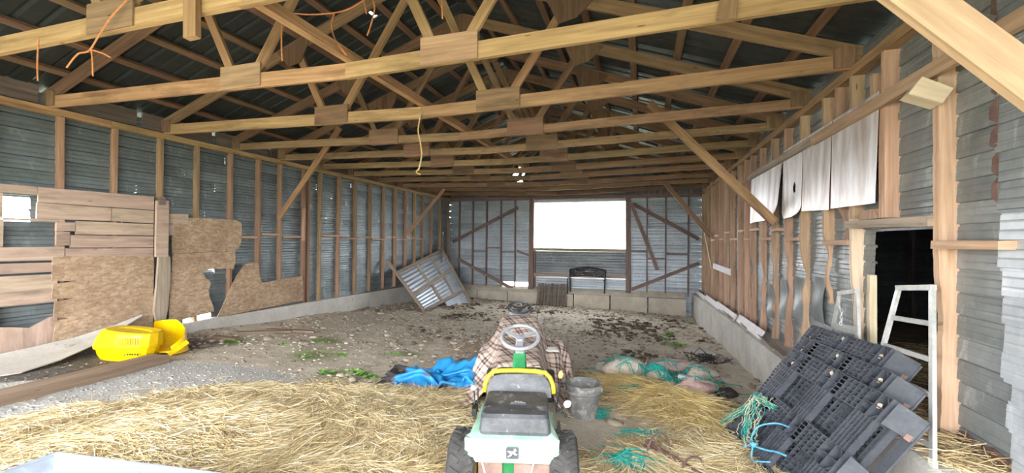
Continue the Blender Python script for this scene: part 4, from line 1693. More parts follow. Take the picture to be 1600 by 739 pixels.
# emblem: a leaping deer on a dark shield
em = obj('emblem', MB().prism([(-.034, .338), (.034, .338), (.036, .392), (.03, .402), (-.03, .402), (-.036, .392)], lambda a, b, q: (a + .006, q, b), -.150, -.146), 'black_vinyl', fd, local=True)
deer = [(-.026, .352), (-.010, .362), (-.016, .374), (-.028, .38), (-.024, .384), (-.010, .381), (.004, .380), (.012, .390), (.008, .397), (.014, .393), (.020, .398), (.018, .391), (.026, .386), (.018, .382), (.014, .374), (.022, .366), (.028, .368), (.026, .362), (.016, .360), (.006, .368), (-.004, .366), (-.004, .358), (-.024, .347)]
obj('emblem_deer', MB().prism(deer, lambda a, b, q: (a + .006, q, b), -.154, -.1505), 'white_plastic', fd, local=True)
# seat: thick black cushion with its top face and its lighter rear face
mb = MB()
zt = lambda px, py: .545 + (py + .05) * .04
rect_loft(mb, [rrect(.015, .125, .205, .185, .03, .41), rrect(.015, .125, .212, .19, .03, .45), rrect(.015, .13, .205, .185, .03, lambda a, b: zt(a, b) - .02), rrect(.015, .133, .193, .172, .03, zt)])
seat = obj('seat', mb, 'black_vinyl', tr, local=True)
mb = MB().box((.03, .12, .5545), (.105, .05, .004))
pl = obj('label_plate', mb, 'black_plastic', seat, local=True)
mb = MB()
for rowy, n_, h in ((.131, 5, .012), (.112, 9, .012)):
    for k in range(n_):
        w_ = .09 / 9 * .72
        x0 = .03 - (n_ / 9 * .09) / 2 + k * .01 + .005
        mb.box((x0, rowy, .5572), (w_ * random.uniform(.5, 1), h * random.uniform(.7, 1), .001))
obj('lettering', mb, 'pale_metal', pl, local=True, kind='stuff')
# upright back pad with yellow rim
prof = [(-.235, .525), (-.232, .575), (-.212, .622), (-.18, .650), (-.12, .659), (0, .662), (.12, .659), (.19, .650), (.222, .622), (.242, .575), (.245, .525)]
lean = lambda a, b, q: (a + .02, .36 + (b - .53) * .45 + q, b)
obj('back_pad', MB().prism([(a * .93 + .0, b - .02) for a, b in prof], lean, -.002, .03), 'black_vinyl', tr, local=True)
mb = MB().tube([lean(a, b, .012) for a, b in prof], .0155, 8)
obj('yellow_rim', mb, 'yellow_paint', tr, local=True, smooth=True)
# hood under the blanket, front axle and wheels
mb = MB()
rect_loft(mb, [rrect(.0, 1.62, .21, .45, .06, .16), rrect(.0, 1.62, .215, .455, .06, .30), rrect(.0, 1.62, .20, .44, .08, .36), rrect(.0, 1.62, .15, .40, .08, .385)])
obj('hood', mb, 'green_paint', tr, local=True)
for xx in (-.28, .28):
    tyre((xx, 1.72, .12), .16, .12, tr, False, n=18)
obj('footboard', MB().box((0, .78, .13), (.58, .5, .02)), 'green_paint', tr, local=True)
obj('frame', MB().box((0, .75, .20), (.24, 1.6, .07)), 'black_iron', tr, local=True)
# steering column
mb = MB()
rect_loft(mb, [rrect(.012, .93, .085, .07, .02, .20), rrect(.012, .92, .062, .05, .02, .48), rrect(.013, .90, .050, .035, .015, .665)])
obj('steering_column', mb, 'green_paint', tr, local=True)
mb = MB()
rect_loft(mb, [rrect(.013, .90, .038, .03, .012, .66), rrect(.013, .905, .040, .03, .012, .72), rrect(.013, .915, .025, .025, .012, .775)])
obj('column_collar', mb, 'grey_plastic', tr, local=True)
steering((.015, .93, .785), .153, .44, 'grey_plastic', tr, 3, .0165)
# levers
def lever(t, p0, p1, rk, mat, name='lever', el=1.6):
    l = obj(name, MB().tube([p0, Vector(p0).lerp(Vector(p1), .5) + Vector((.004, 0, 0)), p1], .005, 6), 'black_iron', t, local=True)
    d = (Vector(p1) - Vector(p0)).normalized()
    mb = MB()
    mb.tube([Vector(p1) + d * rk * el * (k / 5 - .3) for k in range(6)], [rk * .45, rk * .85, rk, rk * .95, rk * .7, rk * .3], 10)
    obj('knob', mb, mat, l, local=True, smooth=True)


lever(tr, (-.275, .32, .42), (-.29, .37, .545), .021, 'white_plastic')
lever(tr, (-.262, .34, .42), (-.262, .39, .53), .011, 'black_plastic')
lever(tr, (.28, .34, .42), (.318, .46, .62), .019, 'orange_wood_knob', el=3)
lever(tr, (.275, .26, .44), (.345, .30, .478), .025, 'white_plastic', el=2.3)
obj('hinge', MB().box((.285, .12, .40), (.018, .09, .06)), 'black_iron', tr, local=True)
obj('hinge', MB().box((-.27, .30, .43), (.03, .10, .05)), 'black_iron', tr, local=True)
# under the rear lip
obj('hitch_plate', MB().box((-.125, -.07, .225), (.14, .05, .15)), 'muffler_rust', tr, local=True)
obj('axle_housing', MB().box((-.01, -.01, .20), (.13, .12, .14)), 'green_paint', tr, local=True)
mb = MB().lathe([(0, -.11), (.05, -.11), (.058, -.10), (.058, .10), (.05, .11), (0, .11)], (.125, -.075, .252), 'X', 18)
mf = obj('muffler', mb, 'muffler_rust', tr, local=True)
obj('exhaust_pipe', MB().tube([(.22, -.075, .27), (.30, -.07, .27), (.345, -.05, .268)], .022, 10), 'muffler_rust', mf, local=True)
for xx, dx in ((-.17, .04), (.13, -.04)):
    obj('stay_rod', MB().tube([(xx, -.145, .32), (xx + dx * .6, -.148, .24), (xx + dx, -.14, .15)], .005, 6), 'aluminium', tr, local=True)
obj('rear_light', MB().box((.280, -.10, .36), (.02, .02, .02)), 'yellow_paint', tr, local=True)

# ---- second mower, mostly under the blanket
sx_, sy_ = unsl(5.0, 0)
TM2 = Matrix.Translation((sx_, sy_, G(sx_, sy_))) @ Matrix.Rotation(.2968 - .019, 4, 'Z')
m2 = thing('riding_mower', 'second riding mower hidden under the plaid blanket, black steering wheel showing above', 'mower', mat=TM2)
mb = MB()
rect_loft(mb, [rrect(0, .3, .24, .55, .06, .12), rrect(0, .3, .25, .56, .06, .34), rrect(0, .3, .22, .52, .06, .42)])
obj('body', mb, 'black_iron', m2, local=True)
obj('seat', rect_loft(MB(), [rrect(0, .5, .18, .12, .05, .42), rrect(0, .5, .19, .13, .05, .6), rrect(0, .5, .16, .11, .05, .62)]), 'black_vinyl', m2, local=True)
tyre((.36, -.06, .20), .20, .13, m2)
tyre((-.36, -.06, .20), .20, .13, m2)
obj('footrest', MB().box((.38, -.05, .45), (.16, .16, .02)), 'white_plastic', m2, local=True, label='pale scrap lying over the right tyre')
mb = MB()
rect_loft(mb, [rrect(-.0, 1.10, .16, .10, .03, .2), rrect(-.0, 1.08, .165, .09, .03, .60), rrect(-.0, 1.08, .15, .07, .03, .70)])
obj('dash', mb, 'grey_plastic', m2, local=True)
obj('dash_opening', MB().box((-.0, .992, .63), (.22, .012, .06)), 'black_plastic', m2, local=True)
steering((.0, 1.1, .755), .165, .34, 'black_plastic', m2, 3, .014)
lever(m2, (.24, 1.05, .5), (.265, 1.08, .73), .014, 'black_plastic', el=3)
obj('hood', rect_loft(MB(), [rrect(0, 1.5, .2, .34, .06, .2), rrect(0, 1.5, .2, .34, .06, .45), rrect(0, 1.5, .15, .28, .06, .5)]), 'black_iron', m2, local=True)

# ---- bucket
bz = fzs(-.53, 4.15) - .02
bk = thing('bucket', 'dirty grey plastic bucket standing on the ground right of the green tractor', 'bucket', (-.53, 4.15, bz))
pr = [(0, .0), (.115, .0), (.128, .012), (.150, .26), (.152, .262), (.166, .262), (.170, .30), (.176, .345), (.172, .352), (.166, .345), (.156, .28), (.135, .05), (.118, .02), (0, .02)]
obj('body', MB().lathe(pr, (-.53, 4.15, bz), n=32), 'bucket_plastic', bk, smooth=True)
obj('rim_band', MB().lathe([(.1685, .262), (.174, .272), (.1745, .280), (.168, .288)], (-.53, 4.15, bz), n=32), 'bucket_plastic', bk, smooth=True)
for s in (-1, 1):
    obj('handle_lug', MB().box((-.53 + s * .176, 4.15, bz + .30), (.02, .045, .04)), 'bucket_plastic', bk)

# ---- black plastic pallets leaning on the right kerb
PL = Vector((.6463, 4.0582, .675))
PU, PV = Vector((.17601, -.98391, -.03064)), Vector((.59987, .08253, .79583))
PN = PU.cross(PV)
PW, PH, PT = 1.126, 1.012, .108


def pal_mat(L):
    return Matrix((PU, PV, PN)).transposed().to_4x4().copy() if L is None else Matrix.Translation(L) @ Matrix((PU, PV, PN)).transposed().to_4x4()


p1 = thing('plastic_pallet', 'black plastic pallet in front, lowest of the leaning stack, twine snagged on it', 'pallet', mat=pal_mat(PL), group='plastic pallets leaning by the doorway')
legs_u, legs_v = (.13, .565, 1.0), (.09, .51, .93)
LH = .085          # half size of a leg pocket
# deck at the back: slats both ways and a rim
mb = MB()
k = 0
y = .02
while y < PH:
    mb.box((PW / 2, y, -PT + .010), (PW, .016, .020))
    y += .0385
x = .02
while x < PW:
    mb.box((x, PH / 2, -PT + .016), (.007, PH, .024))
    x += .062
obj('deck_grid', mb, 'black_plastic', p1, local=True)
for xx in (0, PW):
    obj('deck_rim', MB().box((xx, PH / 2, -PT + .02), (.012, PH, .045)), 'black_plastic', p1, local=True)
for yy in (0, PH):
    obj('deck_rim', MB().box((PW / 2, yy, -PT + .02), (PW, .012, .045)), 'black_plastic', p1, local=True)
# runners: bands of ribs joining the legs, both ways
def runner(c, along, a0, a1, name='runner'):
    mb = MB()
    for o in (-.08, -.048, -.016, .016, .048, .08):
        L = a1 - a0
        if along == 'u':
            mb.box(((a0 + a1) / 2, c + o, -.022), (L, .0075, .044))
        else:
            mb.box((c + o, (a0 + a1) / 2, -.022), (.0075, L, .044))
    a = a0
    while a < a1:
        if along == 'u':
            mb.box((a, c, -.022), (.006, .16, .04))
        else:
            mb.box((c, a, -.022), (.16, .006, .04))
        a += .052
    return obj(name, mb, 'black_plastic', p1, local=True)


for c in legs_v:
    for a, b in ((0, legs_u[0] - LH), (legs_u[0] + LH, legs_u[1] - LH), (legs_u[1] + LH, legs_u[2] - LH)):
        if b - a > .04:
            runner(c, 'u', a, b)
for c in legs_u:
    for a, b in ((legs_v[0] + LH, legs_v[1] - LH), (legs_v[1] + LH, legs_v[2] - LH)):
        runner(c, 'v', a, b)
for a in legs_u:
    for b in legs_v:
        mb = MB()
        # open pocket: four walls, a cross inside, cut corners
        for o in (-LH, 0, LH):
            mb.box((a + o, b, -.052), (.006, LH * 2, .102))
            mb.box((a, b + o, -.052), (LH * 2, .006, .102))
        for s in (-1, 1):
            mb.beam((a + s * LH * .5, b + LH, -.03), (a + s * LH, b + LH * .5, -.03), .005, .06, (0, 0, 1))
            mb.beam((a + s * LH * .5, b - LH, -.03), (a + s * LH, b - LH * .5, -.03), .005, .06, (0, 0, 1))
        mb.box((a, b, -.100), (LH * 2, LH * 2, .004))
        obj('foot', mb, 'black_plastic', p1, local=True)
# the smooth end: closed face plates at the corners, perforated strip between
for (v0, v1) in ((0, .15), (.43, .59), (PH - .16, PH)):
    P = [[(PW + .002, v0, -.004), (PW + .002, v1, -.004)], [(PW + .13, v0 + .01, -PT + .02), (PW + .13, v1 - .01, -PT + .02)]]
    obj('end_plate', MB().slab(P, -.008, (1, 0, 1)), 'pallet_plate', p1, local=True, label='smooth grey end plate')
mb = MB()
mb.box((PW + .095, PH / 2, -PT + .012), (.075, PH - .04, .012))
obj('end_strip', mb, 'pallet_plate', p1, local=True)
for k in range(5):
    obj('deck_slat', MB().box((PW + .03, .20 + k * .05 + (.16 if k > 2 else 0), -PT + .012), (.06, .012, .02)), 'black_plastic', p1, local=True)
mb = MB()
for k in range(9):
    mb.lathe([(0, .0045), (.006, .0045), (.006, .002)], (PW + .10, .33 + k * .042, -PT + .0155), n=8)
obj('peg_hole', mb, 'black_plastic', p1, local=True, kind='stuff')
for k in range(7):
    pass
obj('sticker', MB().box((PW + .112, .87, -.073), (.03, .035, .003), Matrix.Rotation(.72, 3, 'Y')), 'muffler_rust', p1, local=True)
for (u, v) in ((.10, .90), (.52, .98), (1.02, .94), (.05, .05)):
    obj('wood_chip', MB().box((u, v, -.02), (.03, .022, .012), Matrix.Rotation(u * 5, 3, 'Z')), 'fresh_wood', p1, local=True)
U3 = Vector((.12, -1.12, .045)).normalized()
V3 = (PV - U3 * PV.dot(U3)).normalized()
L3 = Vector((1.55, 4.64, 1.605)) - V3 * PH
M3 = Matrix.Translation(L3) @ Matrix((U3, V3, U3.cross(V3))).transposed().to_4x4()
U2 = (PU + U3).normalized()
V2 = (PV + V3)
V2 = (V2 - U2 * V2.dot(U2)).normalized()
L2 = Vector((1.40, 4.39, 1.536)) - V2 * PH
M2 = Matrix.Translation(L2) @ Matrix((U2, V2, U2.cross(V2))).transposed().to_4x4()
dup(p1, M2, 'black plastic pallet in the middle of the three leaning by the doorway')
dup(p1, M3, 'black plastic pallet at the back of the leaning stack, standing highest under the ladders')


def PP(u, v, n=.02):
    return PL + PU * u + PV * v + PN * n


def strands(name, centers, nst, mat, label, cat, loc, spread=.05, length=.35, r=.0028, group=None, seg=6, droop=0.0, direction=None, seedv=0, mats=None):
    """a frayed bundle: many fine strands through the centre points"""
    rg = random.Random(seedv)
    t = thing(name, label, cat, loc, group)
    mats = mats or [(mat, 1.0)]
    for mname, share in mats:
        mb = MB()
        for k in range(int(nst * share)):
            c = Vector(rg.choice(centers)) if len(centers) == 1 else None
            pts = []
            if len(centers) > 1:
                a = rg.uniform(0, len(centers) - 1.3)
                b = min(len(centers) - 1, a + rg.uniform(.5, 1.6))
                o = Vector((rg.gauss(0, spread), rg.gauss(0, spread), rg.gauss(0, spread * .35)))
                for q in range(seg):
                    f = a + (b - a) * q / (seg - 1)
                    i = min(int(f), len(centers) - 2)
                    p = Vector(centers[i]).lerp(Vector(centers[i + 1]), f - i)
                    pts.append(p + o + Vector((rg.gauss(0, spread * .25), rg.gauss(0, spread * .25), rg.gauss(0, spread * .12))))
            else:
                th = rg.gauss(direction or 0, .5) if direction is not None else rg.uniform(0, 6.28)
                l = length * rg.uniform(.4, 1)
                o = Vector((rg.gauss(0, spread), rg.gauss(0, spread), abs(rg.gauss(0, spread * .4))))
                cur = rg.gauss(0, 2.5)
                for q in range(seg):
                    s = (q / (seg - 1) - .5) * l
                    x_, y_ = c.x + o.x + math.cos(th + cur * s) * s, c.y + o.y + math.sin(th + cur * s) * s
                    pts.append(Vector((x_, y_, fzs(x_, y_) + .01 + o.z * (1 - abs(2 * q / (seg - 1) - 1) * .8))))
            mb.tube(pts, r * rg.uniform(.7, 1.2), 3, cap=False)
        obj('strand_bundle' if mname == mats[0][0] else 'pale_strands', mb, mname, t)
    return t


TW = [('turquoise_twine', .72), ('pale_twine', .4)]
strands('twine_tangle', [PP(-.06, .08, .03), PP(.03, .20, .05), PP(.12, .34, .05), PP(.16, .52, .06), PP(.24, .50, .05), PP(.36, .52, .03)], 90, '', 'frayed turquoise and straw-coloured twine snagged over the front black pallet', 'twine', tuple(PP(.1, .3, 0)), .022, .4, .0026, seedv=1, mats=TW)
strands('twine_tangle', [PP(.16, .52, .06), PP(.24, .40, .05), PP(.32, .26, .04), PP(.42, .18, .03)], 45, '', 'ragged twine hanging down the pallet from the snag', 'twine', tuple(PP(.25, .4, 0)), .035, .4, .0026, seedv=2, mats=[('pale_twine', .6), ('turquoise_twine', .5)])


def rope(name, pts, r, mat, label, cat, n=6):
    P = [Vector(p) for p in pts]
    out = []
    for k in range(len(P) - 1):
        p0, p1_, p2, p3 = P[max(k - 1, 0)], P[k], P[k + 1], P[min(k + 2, len(P) - 1)]
        for q in range(6):
            t = q / 6
            out.append(.5 * ((2 * p1_) + (p2 - p0) * t + (2 * p0 - 5 * p1_ + 4 * p2 - p3) * t * t + (3 * p1_ - p0 - 3 * p2 + p3) * t ** 3))
    out.append(P[-1])
    return MB().tube(out, r, n)


br_ = thing('blue_rope', 'light blue rope knotted round the front black pallet, one tail on straw', 'rope', tuple(PP(.5, .2, 0)))
g0 = Vector((.50, 3.62, fzs(.5, 3.62) + .01))
obj('cord', rope('', [g0, PP(.36, -.04, .03), PP(.38, .09, .03), PP(.46, .20, .04), PP(.52, .21, .05)], .007, 'blue_rope', '', ''), 'blue_rope', br_)
obj('cord', rope('', [PP(.50, .2, .05), PP(.43, .25, .06), PP(.41, .34, .05), PP(.50, .44, .03), PP(.61, .48, .02)], .006, 'blue_rope', '', ''), 'blue_rope', br_)
obj('cord', rope('', [PP(.52, .21, .04), PP(.60, .25, .02), PP(.68, .29, .02), PP(.77, .32, .02)], .007, 'blue_rope', '', ''), 'blue_rope', br_)
obj('cord', rope('', [PP(.50, .20, .05), PP(.56, .12, .03), PP(.64, .16, .03), PP(.70, .21, .02)], .006, 'blue_rope', '', ''), 'blue_rope', br_)
obj('knot', MB().ball(PP(.50, .205, .05), .022, 10, 8, (1, .8, .8), .25), 'blue_rope', br_, smooth=True)
solo('stick', MB().beam(PP(.10, .04, .03), PP(.20, .16, .03), .010, .008), 'weathered_wood', 'pale broken stick lying on the lower corner of the front pallet', 'stick', tuple(PP(.15, .1, 0)))

# ---- turquoise netting and bags on the ground
NB = [('turquoise_twine', 1.0)]
for k, (cx, cy, sx, ln, dr, lab) in enumerate([
        (-.50, 4.24, .045, .34, .25, 'flat turquoise netting scrap just right of the bucket foot'),
        (.62, 5.00, .06, .30, -.35, 'bright turquoise netting scrap on the straw left of the black lump'),
        (.02, 3.82, .05, .26, .2, 'thin turquoise netting scrap before the straw heap'),
        (-.10, 3.20, .06, .40, .1, 'turquoise netting scrap by the bottom edge, left of the rusty hoops'),
        (-.10, 5.0, .05, .22, .6, 'short turquoise netting scrap on straw between bags and bucket'),
        (.02, 5.45, .05, .22, .4, 'turquoise netting scrap at the front of the bags'),
        (.28, 5.3, .04, .2, .9, 'little turquoise netting scrap at the top of the straw heap'),
        (.85, 4.95, .05, .26, -.6, 'turquoise netting scrap in straw nearest the pallet edge'),
        (-.62, 4.75, .05, .3, .3, 'dark turquoise netting scrap behind the bucket beside the tractor lever')]):
    strands('netting_scrap', [(cx, cy, 0)], 75, '', lab, 'netting', (cx, cy, fzs(cx, cy)), sx * 1.15, ln * 1.1, .0055, 'turquoise netting scraps on the straw', direction=dr, seedv=20 + k, mats=NB)
# the large net lying over the bags
BAGS = [(-.20, 5.66, .21, (1.25, .9, .75), 'pale_bag', 'pale pinkish stuffed bag, largest of the heap behind the bucket'),
        (.18, 5.80, .15, (1.1, .9, .85), 'pale_bag', 'straw-stained pale bag in the middle of the heap under the net'),
        (.64, 5.44, .15, (1.5, .9, .7), 'pink_bag', 'pink mesh bag lying left of the black lump'),
        (.42, 6.55, .20, (1.7, .9, .5), 'pink_bag', 'faded pink bag at the rear of the netting heap'),
        (.80, 6.35, .16, (1.3, .9, .55), 'pale_bag', 'flattened grey-pink bag at the rear right of the heap'),
        (-.47, 6.1, .10, (1.2, .9, .7), 'white_plastic', 'small white bag at the left end of the netting heap'),
        (.32, 5.52, .09, (1.4, .9, .6), 'pale_bag', 'small grey bag in front of the netting heap')]
for x, y, r, sq, m, lab in BAGS:
    z = fzs(x, y) + r * sq[2] * .75
    solo('stuffed_bag', MB().ball((x, y, z), r, 40, 26, sq, .15, .3), m, lab, 'bag', (x, y, fzs(x, y)), 'bags heaped behind the bucket', True)
net = thing('fishing_net', 'tangled turquoise and white net spread over the pale bags', 'net', (.15, 5.95, fzs(.15, 5.95)))


def net_z(x, y):
    z = fzs(x, y)
    for bx_, by_, r, sq, m, lab in BAGS:
        d = ((x - bx_) / (r * sq[0])) ** 2 + ((y - by_) / (r * sq[1])) ** 2
        if d < 1:
            z = max(z, fzs(bx_, by_) + r * sq[2] * (.78 + math.sqrt(1 - d)))
    return z + .015


rg = random.Random(4)
for m, cnt, nm in (('turquoise_twine', 330, 'turquoise_mesh'), ('pale_metal', 50, 'white_mesh')):
    mb = MB()
    for k in range(cnt):
        x, y = rg.gauss(.26, .30), rg.gauss(5.95, .24)
        th = rg.gauss(-.15, .6)
        l = rg.uniform(.15, .5)
        cu_ = rg.gauss(0, 1.5)
        pts = []
        for q in range(6):
            s = (q / 5 - .5) * l
            xx, yy = x + math.cos(th + cu_ * s) * s, y + math.sin(th + cu_ * s) * s
            pts.append((xx, yy, net_z(xx, yy) + rg.uniform(0, .012)))
        mb.tube(pts, .006, 3, cap=False)
    obj(nm, mb, m, net)
solo('white_scrap', MB().box((.55, 5.78, fzs(.55, 5.78) + .12), (.16, .045, .05), Matrix.Rotation(-.4, 3, 'Z')), 'white_plastic', 'white plastic scrap lying against the pink mesh bag', 'scrap', (.55, 5.78, fzs(.55, 5.78)))
solo('black_lump', MB().ball((.99, 5.55, fzs(.99, 5.55) + .05), .10, 16, 12, (1.2, .8, .65), .14), 'black_lump', 'black rounded lump on the dirt left of the pallets', 'lump', (.99, 5.55, fzs(.99, 5.55)), None, True)
# black wire pile by the kerb
rg = random.Random(8)
mb = MB()
for k in range(16):
    cx, cy = 1.0 + rg.gauss(0, .10), 7.45 + rg.gauss(0, .10)
    a0, R0 = rg.uniform(0, 6.28), rg.uniform(.10, .26)
    pts = [(cx + math.cos(a0 + q * .55) * R0, cy + math.sin(a0 + q * .55) * R0 * .7, fzs(1.0, 7.45) + .03 + rg.uniform(0, .12)) for q in range(9)]
    mb.tube(pts, .007, 4, cap=False)
solo('wire_pile', mb, 'black_wire', 'loose pile of thin black wire on the dirt beside the right kerb', 'wire', (1.0, 7.45, fzs(1.0, 7.45)))
solo('broken_slab', MB().ball((1.02, 8.3, fzs(1.02, 8.3) + .03), .22, 12, 8, (1.3, .8, .3), .2), 'slab_concrete', 'flat grey broken slab on the dirt behind the wire pile', 'slab', (1.02, 8.3, fzs(1.02, 8.3)))

# ---- rusty iron hoops
hk = thing('iron_hoops', 'rusty iron bar with two bent hoops lying on straw at the bottom edge', 'iron', (.2, 3.4, fzs(.2, 3.4)))
z0 = fzs(.2, 3.4)
obj('bar', MB().tube([(.07, 3.46, z0 + .02), (.10, 3.44, z0 + .05), (.25, 3.30, z0 + .04), (.45, 3.12, z0 + .02)], [.016, .02, .019, .017], 8), 'rusty_iron', hk)
for (cx, cy, R0, h) in ((.14, 3.42, .085, .15), (.36, 3.25, .075, .09)):
    obj('hoop', MB().tube([(cx + math.cos(q) * R0, cy + math.cos(q) * .06, z0 + .01 + math.sin(q) * h) for q in np.linspace(-.3, math.pi + .3, 14)], .008, 6), 'rusty_iron', hk)
obj('hoop', MB().tube([(.09 + math.cos(q) * .05, 3.44 + math.cos(q) * -.03, z0 + .01 + math.sin(q) * .07) for q in np.linspace(-.6, math.pi + .4, 12)], .012, 6), 'rusty_iron', hk)

# ---- ladders at the doorway
def ladder(name, lab, foot_a, foot_b, top_a, top_b, rungs, w=.034, d=.055, cap=True):
    t = thing(name, lab, 'ladder', foot_a, 'aluminium ladders at the doorway')
    A0, B0, A1, B1 = map(Vector, (foot_a, foot_b, top_a, top_b))
    obj('rail', MB().beam(A0, A1, d, w, (0, 1, 0)), 'aluminium', t)
    obj('rail', MB().beam(B0, B1, d, w, (0, 1, 0)), 'aluminium', t)
    obj('top_cap', MB().beam(A1 + (A1 - B1) * .03, B1 - (A1 - B1) * .03, d * 1.6, .036, (0, 0, 1)), 'aluminium', t)
    for r in rungs:
        obj('rung', MB().beam(A0.lerp(A1, r), B0.lerp(B1, r), d * .8, .032, (0, 0, 1)), 'aluminium', t)
    for f in (A0, B0):
        obj('foot_pad', MB().box(f + Vector((0, 0, .018)), (d * 1.1, w * 1.3, .04)), 'white_plastic', t)
    return t


ladder('ladder', 'taller aluminium step ladder frame against the bare door post', (1.61, 3.80, 1.08), (1.61, 3.03, 1.10), (1.77, 3.69, 2.06), (1.77, 3.33, 2.10), (.10, .37, .57, .78), .034, .022)
lb = ladder('ladder', 'shorter aluminium step ladder frame behind the pallets, chain hanging on it', (1.70, 4.82, 1.05), (1.70, 4.06, 1.09), (1.70, 4.44, 1.93), (1.70, 4.13, 1.985), (.3, .62, .66), .030, .022)
ch = thing('chain', 'short bright chain hanging from the shorter ladder', 'chain', (1.69, 4.36, 1.66))
for k in range(9):
    c = Vector((1.66 + .004 * math.sin(k * 2), 4.36 - .008 * k + .02 * math.sin(k), 1.90 - .027 * k))
    ax = (Vector((0, 1, 0)) if k % 2 else Vector((1, 0, 0)))
    mb = MB().tube([c + ax * math.cos(q) * .009 + Vector((0, 0, 1)) * math.sin(q) * .018 for q in [2 * math.pi * j / 10 for j in range(10)]], .004, 5, True)
    obj('link', mb, 'aluminium', ch)

# ---- pale boards along the right kerb
BD = [((13.55, 1.0), 2.0, .10, 'farthest pale board lying on the right kerb by the corner'), ((11.4, 1.0), 2.1, .115, 'second pale board from the corner lying on the right kerb'),
      ((9.75, 1.04), 2.1, .12, 'pale board in the middle of the right kerb with scraps under it'), ((7.70, 1.10), 1.6, .135, 'nearest white board leaning on the right kerb beside the studs')]
for (yc, zc), ln, h, lab in BD:
    zb = curb_z(yc) + .03
    mb = MB().beam((1.70, yc + ln / 2, zb + .05), (1.69, yc - ln / 2, zb + .07), .022, h, Vector((.55, 0, 1)).normalized(), .003)
    solo('pale_board', mb, 'white_board', lab, 'board', (1.70, yc, zb), 'pale boards on the right kerb')
solo('pale_board', MB().beam((1.80, 11.9, 1.78), (1.80, 9.75, 1.76), .022, .135, (0, 0, 1), .003), 'white_board', 'pale board nailed across the far right studs at mid height', 'board', (1.80, 10.8, 1.7))
solo('thin_lath', MB().beam((1.79, 14.3, 3.3), (1.79, 12.15, 1.70), .012, .06, (0, 0, 1), .003), 'fresh_wood', 'thin pale lath slanting down over the far right studs', 'lath', (1.79, 12.15, 1.7))
for k, (y, l) in enumerate(((9.4, .9), (9.0, .6), (7.9, .5), (6.6, .9), (6.1, .7))):
    z = curb_z(y) + .045
    solo('wood_scrap', MB().beam((1.66, y - l / 2, z), (1.70, y + l / 2, z + .01), .07, .018, (0, 0, 1), .004), 'weathered_wood', f'weathered wood scrap on the right kerb, {ORD[k]} of five from the corner' if k else 'weathered wood scrap on the right kerb nearest the corner', 'scrap', (1.68, y, z - .02), 'scraps on the right kerb')

# ---- framed panel leaning in the back left corner
fp = thing('framed_panel', 'fallen wood-framed tin panel leaning in the back left corner', 'panel', (-5.6, 12, .3))
A = lambda s: Vector((-6.90, 10.42, 1.80)).lerp(Vector((-5.58, 10.20, .47)), s)
B = lambda s: Vector((-6.90, 13.85, 2.10)).lerp(Vector((-5.56, 13.35, .27)), s)
S = lambda u, s0, s1: A(s0).lerp(B(s1), u)
nrm = (B(0) - A(0)).cross(A(1) - A(0)).normalized()
if nrm.x < 0:
    nrm = -nrm
for f, nm in ((A, 'side_rail'), (B, 'side_rail')):
    obj(nm, MB().beam(f(0), f(1), .09, .045, nrm, .004), 'weathered_wood', fp)
RR = [(.27, .035), (.70, .40), (1.0, .79)]
for s0, s1 in RR:
    e = .02 if s0 < 1 else .05
    obj('cross_rail', MB().beam(S(e, s0, s1) + nrm * .03, S(1, s0, s1) + nrm * .03, .10, .04, nrm, .004), 'weathered_wood', fp)
for k in range(2):
    (s0, s1), (t0, t1) = RR[k], RR[k + 1]
    for u in (.36, .68):
        uu = u + .03 * k
        obj('short_strut', MB().beam(S(uu, s0, s1) + nrm * .01, S(uu, t0, t1) + nrm * .01, .07, .04, nrm, .004), 'weathered_wood', fp)
    edges = (0, .36 + .03 * k, .68 + .03 * k, 1)
    for a, b in zip(edges[:-1], edges[1:]):
        P = []
        for i in range(13):
            row = []
            for j in range(2):
                u = a + (b - a) * (j * .98 + .01)
                f = i / 12
                p = S(u, s0, s1).lerp(S(u, t0, t1), f)
                row.append(p - nrm * (.012 + .014 * (i % 2)))
            P.append(row)
        obj('tin_sheet', MB().grid(P), 'galvanised', fp)
P = [[S(u, .70 + .0, .40).lerp(B(1), 0) if False else S(u, 1.0, .79).lerp(S(u, 1.12, 1.0), f) - nrm * .02 for f in (0, .5, 1)] for u in (.45, .7, .98)]
obj('tin_sheet', MB().grid(P), 'galvanised', fp)
solo('corner_post', MB().beam((-6.72, 14.2, .5), (-6.78, 14.15, 3.2), .09, .06, (0, 1, 0), .006), 'dark_old_wood', 'dark loose post standing in the back left corner', 'post', (-6.72, 14.2, .5))
solo('loose_board', MB().beam((-6.35, 12.6, .7), (-6.86, 13.9, 2.55), .03, .12, (0, 0, 1), .005), 'dark_old_wood', 'dark loose board slanting behind the framed panel', 'board', (-6.35, 12.6, .7))

# ---- metal bench end-on to the low block wall
bn = thing('garden_bench', 'black iron garden bench back with scrollwork, standing behind the low block wall', 'bench', (-1.74, 14.62, .57))
bx0, bx1, byy, bz0 = -2.36, -1.13, 14.60, .57
obj('leg', MB().tube([(bx0 + .03, byy, bz0), (bx0 + .02, byy, 1.12), (bx0, byy + .01, 1.40)], .022, 8), 'black_iron', bn)
obj('leg', MB().tube([(bx1 - .04, byy, bz0), (bx1 - .02, byy, 1.12), (bx1, byy + .01, 1.40)], .022, 8), 'black_iron', bn)
arch = lambda s, o=0: Vector((bx0 + (bx1 - bx0) * s, byy, 1.40 + .085 * math.sin(math.pi * s) + o))
arch2 = lambda s: Vector((bx0 + .01 + (bx1 - bx0 - .02) * s, byy, 1.16 + .055 * math.sin(math.pi * s)))
obj('top_rail', MB().tube([arch(k / 16) for k in range(17)], .022, 8), 'black_iron', bn)
obj('lower_rail', MB().tube([arch2(k / 16) for k in range(17)], .015, 8), 'black_iron', bn)
rg = random.Random(5)
